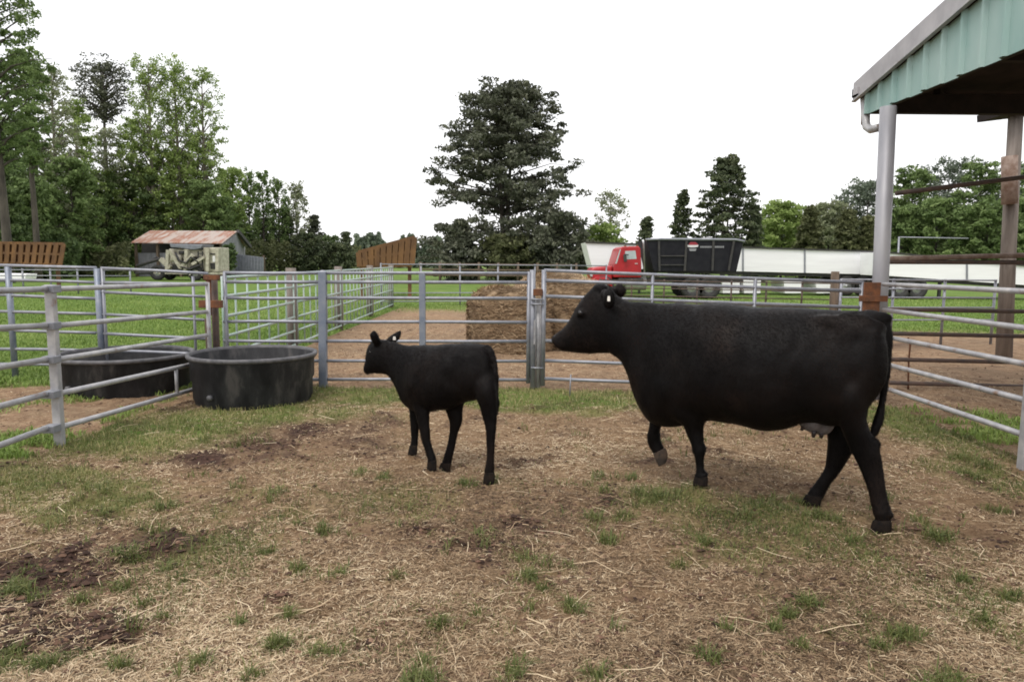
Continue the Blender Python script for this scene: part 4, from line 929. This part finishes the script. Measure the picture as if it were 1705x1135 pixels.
part(mc, 'ladder', M['frame'], lambda m: [m.beam(q(x, 418, .0), q(x, 450, .0), .08, .08, (0, 1, 0)) for x in (330, 337)] + [m.beam(q(330, y, .0), q(337, y, .0), .06, .06) for y in (422, 428, 434, 440, 446)])
for pp, nm in (([(286,440),(300,441),(301,451),(286,451)],'engine'), ([(316,428),(326,427),(327,436),(316,437)],'control_box'), ([(297,418),(306,418),(306,423),(297,423)],'vent')): part(mc, nm, M['frame'], lambda m: slab(m, pp, MY + .1, MY + .6), False, .04)
part(mc, 'fuel_tank', M['cream'], lambda m: m.tube([q(286, 431, .1), q(302, 430, .1)], .22, 12), True)
part(mc, 'fender', M['cream'], lambda m: [slab(m, [(314,458),(318,452),(326,450),(334,453),(337,459),(335,459),(331,455),(325,453),(319,455),(316,459)], MY - .1, MY + .3)], False, .02)
# dark boards and low shapes under the pine
far_fence('dark plank fence in the shade under the big pine', 700, 960, 52, 52, 1.5, (1.35, .95, .55), 9, M['wood'], .07, 'plank_fence')
pf = thing('pipe_frame', 'thin pale pipe frame standing behind the right white trailer', 'frame', (V(1550, 430, 45).x, 45, 0))  # bare pipe frame of one post and a crossbar, use unknown
part(pf, 'post', M['galv'], lambda m: m.tube([(V(1497, 420, 45).x, 45, 0), V(1497, 394, 45)], .06, 8), True)
part(pf, 'crossbar', M['galv'], lambda m: m.tube([V(1497, 395, 45), V(1612, 397, 45)], .04, 8), True)
# ------------------------------------------------------------------ trees
def leaves(P, size, elong, r, tint, flat=0.):
    N = len(P); a = r.normal(0, 1, (N, 3)); a[:, 2] *= (1 - flat); a /= np.linalg.norm(a, axis=1)[:, None]
    b_ = np.cross(a, r.normal(0, 1, (N, 3))); b_ /= np.linalg.norm(b_, axis=1)[:, None]
    s = size * r.uniform(.6, 1.35, N)[:, None]; u = a * s * elong; w = b_ * s
    v = np.stack([P - u, P - w * .6 + u * .1, P + u, P + w * .6 + u * .1], 1).reshape(-1, 3)
    return v, np.arange(4 * N).reshape(-1, 4), np.repeat(tint, 4)
def tree(name, label, px, top, Y, hw, kind, lm, seed, crown=.2, nl=7000, bark='bark', env=None, group=None, ls=None, cl=None, twin=False, rise=None, depthf=1., trunkw=None, lean=0, stemend=.97, gaps=None, rcf=.19):
    r = np.random.default_rng(seed); rr = random.Random(seed)
    base = V(px, 440, Y); x0 = base.x; H = V(px, top, Y).z; R = hw * Y / F
    o = thing(name, label, 'tree', (x0, Y, 0), group)
    if 150 < px < 430 and 'woods' in (group or ''): Y = max(Y, 73 + (seed % 5))
    base = V(px, 440, Y); x0 = base.x; H = V(px, top, Y).z; R = hw * Y / F; o.location = (x0, Y, 0); ORG[o.name] = Vector((x0, Y, 0))
    if env is None:
        env = {'round': lambda t: max(.15, math.sqrt(max(0, 1 - (1.75 * t - .85) ** 2))) * (1 if t > .15 else .8), 'cone': lambda t: (1 - t) ** .75 * (1 if t > .1 else .8) + .04,
               'column': lambda t: .35 + .65 * math.sin(PI * min(1, t * .92 + .08)) ** .7, 'oval': lambda t: math.sin(PI * (t * .85 + .12)) ** .6, 'flat': lambda t: .5 + .5 * math.sin(PI * min(1, t)) ** .5}[kind]
    if rise is None: rise = {'round': .5, 'cone': .05, 'column': 1.3, 'oval': .9, 'flat': .2}.get(kind, .15)
    tw = trunkw or H * .016
    mb = MB(); trunks = []
    for k in ((-1, 1) if twin else (0,)):
        ph = rr.uniform(0, 6); pts = [Vector((x0 + k * R * .06 * min(1, .4 + q) + math.sin(ph + q * 4) * R * .03 + lean * q * R, Y + math.cos(ph + q * 3) * R * .03, q * H * stemend - (.2 if q == 0 else 0))) for q in [i / 8 for i in range(9)]]
        mb.tube(pts, [tw * (1 - .88 * i / 8) * (.8 if twin else 1) for i in range(9)], 8); trunks.append(pts)
    nb = cl or 46; C = []; W = []
    zc = crown * H
    for i in range(nb):
        t = (i + rr.random()) / nb; t = t ** .9
        if gaps and rr.random() < gaps(t): continue
        z = zc + (H - zc) * t; pts = rr.choice(trunks); q = min(.999, z / (H * stemend)) * 8; k = int(q); tp = pts[k].lerp(pts[k + 1], q - k)
        az = i * 2.4 + rr.uniform(-.5, .5); L = R * env(t) * rr.uniform(.72, 1.08)
        dirv = Vector((math.cos(az), math.sin(az) * depthf, 0))
        end = tp + dirv * L + Vector((0, 0, 0)); drop = rise * L
        st_ = tp - Vector((0, 0, min(drop, tp.z - zc * .6) if drop > 0 else 0)) if rise > 0 else tp - Vector((0, 0, drop))
        if st_.z < H * .05: st_.z = H * .05
        qq = min(.999, max(0, st_.z) / (H * stemend)) * 8; kk = int(qq); st_ = Vector((*pts[kk].lerp(pts[kk + 1], qq - kk)[:2], st_.z))
        mid = st_.lerp(end, .5) + Vector((rr.uniform(-.06, .06) * L, rr.uniform(-.06, .06) * L, (.10 if rise > .3 else .03) * L))
        mid2 = mid.lerp(end, .5) + Vector((0, 0, rr.uniform(-.03, .05) * L)); br = max(.02, tw * .34 * (1 - t * .6))
        mb.tube([st_, mid, mid2, end], [br, br * .7, br * .45, br * .2], 5, False)
        for f_ in (.35, .55, .75, .92, 1.0):
            p = st_.lerp(mid, f_ * 2) if f_ < .5 else mid.lerp(end, f_ * 2 - 1)
            if (Vector((p.x - tp.x, p.y - tp.y)).length < L * .25) and kind != 'cone': continue
            C.append((p.x + rr.gauss(0, .07) * R, p.y + rr.gauss(0, .07) * R, p.z + rr.gauss(0, .02) * H)); W.append(1.)
    mb.build('trunk', M[bark], o, True)
    C = np.array(C); rc = R * rcf + .12
    idx = r.integers(0, len(C), nl); sub = r.normal(0, 1, (nl, 3)); sub /= np.linalg.norm(sub, axis=1)[:, None]; sub *= (r.random(nl) ** .5)[:, None]
    fl = .55 if kind in ('round', 'oval', 'column') else .38
    csz = r.uniform(.6, 1.25, len(C))[idx][:, None]
    P = C[idx] + sub * rc * csz * np.array([1, 1, fl if kind != 'column' else 1.1])
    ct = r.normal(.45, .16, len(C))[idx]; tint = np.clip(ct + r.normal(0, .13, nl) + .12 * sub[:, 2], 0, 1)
    v, f, tt = leaves(P, ls or .13, 1.25, r, tint)
    np_mesh('crown', v, f, LM[lm], tt, o)
    return o
T_ = tree
# the big pine
prof = [(0, 1.08), (.12, 1.1), (.2, 1.0), (.30, .85), (.42, .94), (.55, .88), (.66, .90), (.74, .78), (.82, .68), (.90, .55), (.96, .42), (1, .22)]
def penv(t):
    for (a, b_), (c_, d_) in zip(prof[:-1], prof[1:]):
        if t <= c_: return b_ + (d_ - b_) * (t - a) / (c_ - a)
    return .1
T_('pine_tree', 'very large dark pine with twin trunks standing alone in the middle', 843, 143, 60, 118, 'pine', 'pine', 11, .10, 52000, env=penv, ls=.13, cl=170, twin=True, rise=.22, trunkw=.32, rcf=.115, gaps=lambda t: .55 if .22 < t < .36 else (.25 if .45 < t < .6 else 0))
T_('cedar_tree', 'low dark cedar at the left foot of the big pine', 765, 368, 56, 46, 'cone', 'pine', 12, .03, 9000, ls=.14, cl=60)
T_('cedar_tree', 'broad dark cedar at the right foot of the big pine', 925, 352, 56, 62, 'round', 'pine', 13, .03, 12000, ls=.14, cl=70)
T_('cedar_tree', 'low olive cedar in front of the big pine trunk', 845, 392, 55, 50, 'round', 'olive', 14, .02, 7000, ls=.13, cl=50)
# right of the pine
T_('sapling', 'thin pale tree with few leaves between the pine and the red truck', 1014, 316, 62, 31, 'round', 'bud', 15, .42, 1500, 'bark_pale', ls=.11, cl=34)
T_('leafy_tree', 'light green bushy tree behind the white trailer front by the pine', 1003, 372, 60, 36, 'round', 'light', 16, .05, 4500, ls=.13)
T_('cedar_tree', 'small pointed dark cedar above the red cab', 1074, 362, 60, 22, 'cone', 'cedar', 17, .05, 3500, ls=.12)
T_('cedar_tree', 'narrow thin topped cedar left of the large cedar', 1134, 318, 56, 28, 'cone', 'cedar', 18, .05, 4500, ls=.12, cl=46)
T_('cedar_tree', 'large ragged cedar with two tops above the black dump box', 1205, 262, 54, 62, 'cone', 'cedar', 19, .05, 13000, ls=.12, rcf=.12, cl=75, twin=True, env=lambda t: (.95 if t < .3 else .95 - (t - .3) * .75) * (1 if t < .85 else (1 - t) / .15 * .8 + .2))
T_('cedar_tree', 'short dark cedar at the right foot of the large cedar', 1252, 342, 54, 26, 'cone', 'cedar', 20, .05, 5000, ls=.12)
for i, (px, tp, Y, hw, kd, lm, lab) in enumerate([
 (1300,335,80,44,'round','light','round bright green tree right of the large cedar'), (1278,366,84,26,'round','mid','small green tree tucked behind the large cedar'), (1345,346,74,30,'cone','olive','pointed olive cedar above the white trailer'),
 (1376,338,90,38,'round','bud','pale round topped tree behind the olive cedar'), (1408,352,72,30,'cone','olive','second pointed olive cedar left of the barn post'), (1440,300,95,58,'round','grey','tall grey green tree just left of the barn post'),
 (1440,362,72,26,'cone','olive','olive cedar beside the steel barn post'), (1512,280,88,42,'round','mid','green tree just right of the barn post'), (1570,266,100,56,'round','grey','dark grey green tree crown between the barn posts'),
 (1555,330,76,40,'round','mid','fresh green lower tree between the barn posts'), (1622,268,90,40,'round','mid','green tree left of the wooden barn post'), (1682,272,96,48,'round','grey','dark tree behind the wooden barn post'),
 (1640,335,74,44,'round','mid','low rounded tree beside the wooden barn post'), (1500,345,78,36,'round','mid','low green tree behind the barn post'), (1735,262,90,50,'round','mid','green tree at the right edge behind the barn'), (1800,270,92,56,'round','dark','dark tree hidden mostly beyond the right edge'), (1700,330,76,40,'round','mid','lower green tree at the right edge')]):
    T_('leafy_tree' if kd == 'round' else 'cedar_tree', lab, px, tp, Y, hw, kd, lm, 40 + i, .04, 11000, ls=.165, cl=60, group='trees of the right hand woods')
# left woods
LW = [
 (12,-60,44,84,'round','mid','big leafy tree filling the top left corner',.40,11500,.105),(62,80,50,40,'round','mid','leafy branch topped tree just right of the corner tree',.5,4500,.13),
 (104,112,62,42,'oval','bud','tall thin tree with pale buds between the corner tree and the tall pine',.35,4200,.12),(38,190,60,50,'oval','mid','forked tree with a dark leaning trunk at the left',.35,4500,.13),
 (186,98,64,46,'round','pine','tall pine with a bare trunk and small dark crown in the left woods',.74,4200,.13),(186,210,66,42,'oval','bud','budding tree wrapped around the tall pine trunk',.3,4000,.13),
 (262,92,68,40,'column','light','tall upright light green tree right of the tall pine',.28,7500,.12),(305,98,70,38,'column','light','second tall upright light green tree, the tallest on the right of the woods',.28,7500,.12),
 (348,115,70,42,'oval','light','tall sparse green tree on the right shoulder of the woods',.25,6500,.12),(338,215,66,50,'oval','light','spreading light tree above the shed roof',.25,5500,.13),
 (140,165,70,40,'oval','light','light green tree left of the tall pine',.2,6000,.14),(228,200,68,44,'oval','light','light green tree right of the tall pine trunk',.15,6500,.14),
 (75,235,66,46,'oval','olive','olive tree beneath the budding tree',.12,6000,.14),(8,235,56,50,'oval','dark','dark tree at the left edge below the corner tree',.1,7000,.14),
 (125,262,58,44,'round','mid','green round tree low in the left woods',.08,8000,.15),(182,285,60,44,'round','mid','green tree below the tall pine',.06,8000,.15),
 (240,275,60,44,'round','dark','dark green tree above the left end of the shed',.06,8000,.15),(292,250,64,46,'oval','light','light green tree rising behind the shed roof',.08,7500,.15),
 (60,300,54,44,'round','mid','low green tree above the left orange rack',.06,7500,.15),(0,310,50,46,'round','dark','low dark tree at the left edge',.06,7500,.15),
 (160,340,56,40,'round','olive','low olive tree left of the shed',.05,6000,.14),(340,300,70,40,'round','mid','green tree behind the right end of the shed',.06,6500,.15),
 (388,278,84,32,'column','light','bright green tree right of the shed roof',.12,6500,.16),(372,330,74,30,'round','mid','bushy tree at the right edge of the shed',.05,5000,.15),
 (418,282,86,20,'column','mid','slim tree with a bare pale trunk',.2,2600,.15),(440,284,88,18,'column','mid','slim green tree in the thin row right of the woods',.2,2600,.15),
 (466,296,90,18,'column','mid','second slim tree of the thin row',.2,2600,.15),(496,304,92,20,'column','bud','pale slim tree at the end of the thin row',.2,2800,.15),
 (524,358,94,24,'cone','pine','dark pine at the right end of the far row',.1,3500,.16),(478,350,92,26,'cone','dark','dark cedar low in the far row',.05,3500,.17),(440,362,90,26,'round','dark','low dark tree right of the grey fence',.03,3800,.17),
 (405,372,84,24,'round','dark','low dark tree behind the grey fence',.03,3500,.16),(548,392,98,26,'round','dark','small dark tree near the tilted orange rack',.03,3200,.18),(578,386,100,20,'cone','cedar','pointed cedar just left of the tilted orange rack',.03,3000,.17),(560,404,90,34,'round','cedar','low wide cedar left of the tilted orange rack',.02,3500,.17),(510,388,88,28,'round','cedar','low round cedar below the far row',.02,3500,.17)]
for i, (px, tp, Y, hw, kd, lm, lab, cr, nl, ls) in enumerate(LW):
    nl = int(nl * (1.35 if lm in ('light', 'bud') else 1.4)); ls *= .85
    T_('pine_tree' if lm == 'pine' else ('cedar_tree' if lm == 'cedar' else 'leafy_tree'), lab, px, tp, Y, hw, kd, lm, 90 + i, cr, nl, 'bark_pale' if lm in ('bud', 'light') else 'bark', ls=ls, cl=56 if hw > 25 else 36, group='trees of the left hand woods', depthf=.8, rcf=.13 if i < 2 else .17)
T_('shrub', 'dark green rounded shrub against the right end of the shed', 381, 407, 58, 13, 'round', 'dark', 200, .02, 2600, ls=.1, cl=30)
# understory and far tree belt: nobody could count them
def mass(name, label, cat, segs, lm, seed, n, ls):
    r = np.random.default_rng(seed); P = []; tint = []
    for (xa, xb, ta, tb, Ya, Yb, w) in segs:
        k = int(n * w); t = r.random(k); px = xa + (xb - xa) * t; Y = Ya + (Yb - Ya) * t + r.uniform(-2.5, 2.5, k)
        tp = ta + (tb - ta) * t + (vnoise(px / 14, px * 0, seed) - .5) * 26 + (vnoise(px / 5, px * 0, seed + 3) - .5) * 10
        X = (px - CX) / F * Y; Zt = np.maximum(.5, 1.6 + (433 - tp) * Y / F); z = Zt * r.random(k) ** .8
        P.append(np.stack([X, Y + (z / Zt) * 1., z], 1)); tint.append(np.clip(vnoise(px / 9, z * .8, seed + 7) * .8 + r.normal(.08, .12, k), 0, 1))
    v, f, tt = leaves(np.concatenate(P), ls, 1.2, r, np.concatenate(tint))
    o = np_mesh(name, v, f, LM[lm], tt); o['label'] = label; o['category'] = cat; o['kind'] = 'stuff'; return o
mass('undergrowth', 'dark tangled undergrowth beneath the left woods', 'undergrowth', [(-120, 400, 330, 350, 78, 86, .8), (-120, 130, 385, 400, 50, 56, .2)], 'dark', 5, 60000, .17)
mass('undergrowth', 'olive brush at the foot of the left woods', 'undergrowth', [(-120, 212, 395, 412, 58, 60, .6), (400, 600, 408, 418, 80, 100, .4)], 'olive', 6, 16000, .15)
mass('far_woods', 'pale distant tree line on the horizon behind the big pine', 'woods', [(590, 735, 398, 400, 150, 150, .5), (940, 1120, 404, 402, 140, 140, .5)], 'grey', 8, 16000, .4)
mass('far_woods', 'green wood edge filling the gaps behind the white trailers', 'woods', [(1225, 1480, 382, 372, 100, 100, .5), (1480, 1850, 345, 330, 105, 105, .6)], 'mid', 9, 36000, .3)
# ------------------------------------------------------------------ ground
def axis(lo, hi, fine, far, growth=1.09):
    a = list(np.arange(lo, hi, fine)); st = fine; x = a[-1]
    while x < far: st *= growth; x += st; a.append(x)
    st = fine; x = a[0]; pre = []
    while x > -far: st *= growth; x -= st; pre.append(x)
    return np.array(pre[::-1] + a)
xs = axis(-5.2, 5.2, .033, 900); ys = axis(1.4, 9.4, .036, 900)
X, Yg = np.meshgrid(xs, ys); x = X.ravel(); y = Yg.ravel()
gg, rd, md = masks(x, y); z = hground(x, y, md)
nx = len(xs); ny = len(ys); i = np.arange(nx - 1); j = np.arange(ny - 1); I, J = np.meshgrid(i, j); a = (J * nx + I).ravel()
fc = np.stack([a, a + 1, a + 1 + nx, a + nx], 1)
gr = np_mesh('ground', np.stack([x, y, z], 1), fc, M['ground'], None, None, True, {'green': gg, 'red': rd, 'mud': md})
gr['kind'] = 'structure'
# ------------------------------------------------------------------ scatter
def scatter_pts(n, seed, ymin=2.0, ymax=9.2, xmax=6.5, margin=.8):
    r = np.random.default_rng(seed)
    inv = r.uniform(1 / ymax ** .8, 1 / ymin ** .8, n); yy = (1 / inv) ** 1.25
    xx = r.uniform(-1, 1, n) * np.minimum(yy * .80 + margin, xmax); return xx, yy, r
def blades(name, n, seed, mt, keep, L, Wd, lean, tintf, ymin=2., ymax=9.2, up=True, segs=2, xmax=6.5, label=None, cat=None, clump=None):
    xx, yy, r = scatter_pts(n, seed, ymin, ymax, xmax)
    if clump:
        k = max(1, n // clump); ci = r.integers(0, k, n); xx = xx[:k][ci] + r.normal(0, .03, n); yy = yy[:k][ci] + r.normal(0, .03, n)
    g, rd_, m_ = masks(xx, yy); p = keep(xx, yy, g, rd_, m_); ok = r.random(n) < p
    xx = xx[ok]; yy = yy[ok]; g = g[ok]; m_ = m_[ok]; N = len(xx); zz = hground(xx, yy, m_)
    az = r.uniform(0, 2 * PI, N); l = r.uniform(L[0], L[1], N) * (1 + 0 * g); w = r.uniform(Wd[0], Wd[1], N) * (1 + .10 * yy)
    d = np.stack([np.cos(az), np.sin(az), np.zeros(N)], 1); s = np.stack([-np.sin(az), np.cos(az), np.zeros(N)], 1)
    base = np.stack([xx, yy, zz], 1)
    if up:
        ln = r.uniform(lean[0], lean[1], N)[:, None]; Z = np.array([0, 0, 1.])
        hgt = tintf[1](g, xx, yy)[:, None] if len(tintf) > 1 else 1
        l = l[:, None] * hgt
        p0 = base - Z * .005; p1 = base + Z * l * .55 + d * l * ln * .35; p2 = base + Z * l * (1 - ln * .35) + d * l * ln
    else:
        l = l[:, None]; tz = r.uniform(-.02, .14, N)[:, None] * np.array([0, 0, 1.]); bend = s * r.normal(0, .12, N)[:, None] * l
        p0 = base + np.array([0, 0, .004]); p1 = base + d * l * .5 + bend + tz * l + np.array([0, 0, .006]); p2 = base + d * l + tz * l * 1.3 + np.array([0, 0, .003])
    w = w[:, None]
    if not up: s = s + r.normal(0, .35, (N, 1)) * np.array([0, 0, 1.])
    tipw = .15 if up else .7
    v = np.stack([p0 - s * w, p0 + s * w, p1 - s * w * .8, p1 + s * w * .8, p2 - s * w * tipw, p2 + s * w * tipw], 1).reshape(-1, 3)
    b0 = np.arange(N) * 6; f = np.concatenate([np.stack([b0, b0 + 1, b0 + 3, b0 + 2], 1), np.stack([b0 + 2, b0 + 3, b0 + 5, b0 + 4], 1)])
    t = np.clip(tintf[0](r, N, g, xx, yy), 0, 1)
    o = np_mesh(name, v, f, mt, np.repeat(t, 6)); o['kind'] = 'stuff'; o['label'] = label; o['category'] = cat; print(name, N); return o
pen = lambda x, y: sst(x, -3.95, -3.8) * (1 - sst(x, 4.2, 4.4)) * (1 - sst(y, 8.9, 9.1))
def keep_straw(x, y, g, rd_, m_):
    n = fbm(x, y, .22, 3, 71); n2 = fbm(x, y, 1.4, 2, 73)
    return np.clip((-.05 + 2.0 * n - .35 * g - .8 * m_) * (.45 + n2) - gp(x, y, 300, 810, 420, 75, .30) - gp(x, y, 1500, 850, 200, 70, .35), 0, 1) * (.25 + .75 * np.maximum(pen(x, y), .75 * (y > 9) * (x > -3.8))) * np.where((x < -3.9) & (y > 9), 0, 1)
blades('straw_litter', 520000, 1, M['straw'], keep_straw, (.010, .050), (.0008, .0016), None, (lambda r, N, g, x, y: r.normal(.5, .27, N) + .35 * (fbm(x, y, .5, 3, 75) - .5) + .9 * (fbm(x, y, 1.5, 3, 175) - .52),), ymin=2.1, ymax=20, up=False, label='dry straw litter trampled over the pen floor', cat='straw')
blades('straw_stems', 1100, 2, M['straw'], lambda x, y, g, rd_, m_: pen(x, y), (.09, .24), (.0010, .0018), None, (lambda r, N, g, x, y: r.normal(.8, .15, N),), ymin=2.1, ymax=9, up=False, label='long pale straw stems lying on the pen floor', cat='straw')
def keep_grass(x, y, g, rd_, m_): return np.clip(g * 1.5 - .06 + .16 * np.clip(fbm(x, y, .5, 3, 401) * 4 - 1.6, 0, 1), 0, 1) * (1 - m_ * .7) * pen(x, y)
blades('grass', 460000, 3, M['grass'], keep_grass, (.014, .045), (.0010, .0020), (.1, 1.4), (lambda r, N, g, x, y: r.normal(.42, .18, N) + .6 * (fbm(x, y, .6, 3, 77) - .45) + .28 * np.maximum(sst(y, 6.5, 8.), 1 - sst(x, -3., -2.2)), lambda g, x, y: .6 + 1.1 * np.clip(g, 0, 1)), ymin=2.1, ymax=9, label='short patchy grass growing in the pen', cat='grass')
def tuft_mask(x, y):
    t = np.zeros_like(x)
    for (a, b_, rr_) in TUFTS: t = np.maximum(t, gp(x, y, a, b_, rr_ * .8, max(5, rr_ * .28), 1.))
    return t * (.35 + 1.3 * fbm(x, y, .09, 3, 201)) + .9 * np.clip((fbm(x, y, .16, 3, 203) - .60) * 6, 0, 1) * np.clip(fbm(x, y, 1.1, 2, 205) * 2.4 - .8, 0, 1)
blades('grass_tufts', 520000, 4, M['grass'], lambda x, y, g, rd_, m_: np.clip(tuft_mask(x, y) * 1.1 - .25, 0, 1) * pen(x, y), (.03, .085), (.0012, .0024), (.2, 1.5), (lambda r, N, g, x, y: r.normal(.45, .14, N),), ymin=2.1, ymax=9, label='green grass tufts scattered over the pen floor', cat='grass')
def keep_out(x, y, g, rd_, m_): return np.clip(g, 0, 1) * (1 - pen(x, y)) * (1 - np.clip(md_tank(x, y), 0, 1))
def md_tank(x, y): return 0 * x
blades('field_grass', 420000, 6, M['field'], keep_out, (.03, .085), (.002, .0042), (.1, 1.1), (lambda r, N, g, x, y: r.normal(.5, .17, N) + .8 * (fbm(x, y, 2.5, 3, 79) - .5),), ymin=5.5, ymax=34, xmax=30, label='bright green field grass beyond the pen fences', cat='grass')
# edge grass around the tank foot
# clods
def clods(name, n, seed, label):
    xx, yy, r = scatter_pts(n, seed, 2.1, 20, 9); g, rd_, m_ = masks(xx, yy); nn = fbm(xx, yy, .5, 3, 91)
    ok = r.random(n) < np.clip(m_ * 1.1 + .25 * (nn > .52) + .06, 0, 1) * (1 - .8 * np.clip(g, 0, 1)); xx = xx[ok]; yy = yy[ok]; m_ = m_[ok]; N = len(xx); zz = hground(xx, yy, m_)
    ico = np.array([(0, 0, 1), (.9, 0, .3), (.2, .85, .35), (-.8, .5, .3), (-.7, -.6, .25), (.3, -.9, .3), (0, 0, -.6)])
    F4 = np.array([(0, 1, 2, 2), (0, 2, 3, 3), (0, 3, 4, 4), (0, 4, 5, 5), (0, 5, 1, 1)])
    F3 = np.array([(0, 1, 2), (0, 2, 3), (0, 3, 4), (0, 4, 5), (0, 5, 1), (6, 2, 1), (6, 3, 2), (6, 4, 3), (6, 5, 4), (6, 1, 5)])
    sz = (.004 + .014 * r.random(N) ** 3.0 + .010 * m_ * r.random(N) ** 2)[:, None, None]
    a = r.uniform(0, 2 * PI, N); R_ = np.stack([np.stack([np.cos(a), -np.sin(a), 0 * a], 1), np.stack([np.sin(a), np.cos(a), 0 * a], 1), np.stack([0 * a, 0 * a, 1 + 0 * a], 1)], 1)
    v = np.einsum('nij,kj->nki', R_, ico) * sz * (1 + r.normal(0, .18, (N, 7, 3))) * np.array([1.2, 1, .7]); v = v + np.stack([xx, yy, zz], 1)[:, None, :]
    f = (np.arange(N)[:, None, None] * 7 + F3[None]).reshape(-1, 3)
    o = np_mesh(name, v.reshape(-1, 3), f, M['clod'], np.repeat(np.clip(r.normal(.42, .26, N) - .3 * m_, 0, 1), 7)); o['kind'] = 'stuff'; o['label'] = label; o['category'] = 'dirt'; print(name, N)
clods('dirt_clods', 110000, 8, 'crumbs and clods of dirt on the pen floor')
# ------------------------------------------------------------------ light
w = bpy.data.worlds.new('World'); scene.world = w; w.use_nodes = True; nt = w.node_tree; bg = nt.nodes['Background']
SUN_EL = math.radians(58); SUN_AZ = math.radians(-145)     # azimuth measured from +Y towards +X
sk = nt.nodes.new('ShaderNodeTexSky'); sk.sky_type = 'NISHITA'; sk.sun_disc = False; sk.sun_elevation = SUN_EL; sk.sun_rotation = SUN_AZ
sk.air_density = 1.5; sk.dust_density = 4
mx = nt.nodes.new('ShaderNodeMix'); mx.data_type = 'RGBA'; mx.inputs[0].default_value = .82
nt.links.new(sk.outputs[0], mx.inputs[6]); mx.inputs[7].default_value = (12.6, 12.5, 12.7, 1)   # bright overcast cloud deck
nt.links.new(mx.outputs[2], bg.inputs['Color']); bg.inputs['Strength'].default_value = .095
sd = bpy.data.lights.new('sun', 'SUN'); sd.energy = 1.3; sd.angle = math.radians(25); sd.color = (1, .96, .9)
so = bpy.data.objects.new('sun', sd); COL.objects.link(so)
sv = Vector((math.cos(SUN_EL) * math.sin(SUN_AZ), math.cos(SUN_EL) * math.cos(SUN_AZ), math.sin(SUN_EL)))
so.rotation_euler = sv.to_track_quat('Z', 'Y').to_euler(); so.location = (0, 0, 30)
vs = scene.view_settings; vs.view_transform = 'Standard'; vs.look = 'None'; vs.gamma = 1; vs.exposure = .38; vs.use_curve_mapping = False
scene.cycles.max_bounces = 6; scene.cycles.transparent_max_bounces = 4; scene.cycles.filter_width = 1.8
scene.cycles.use_denoising = True
print('objects', len(bpy.data.objects))
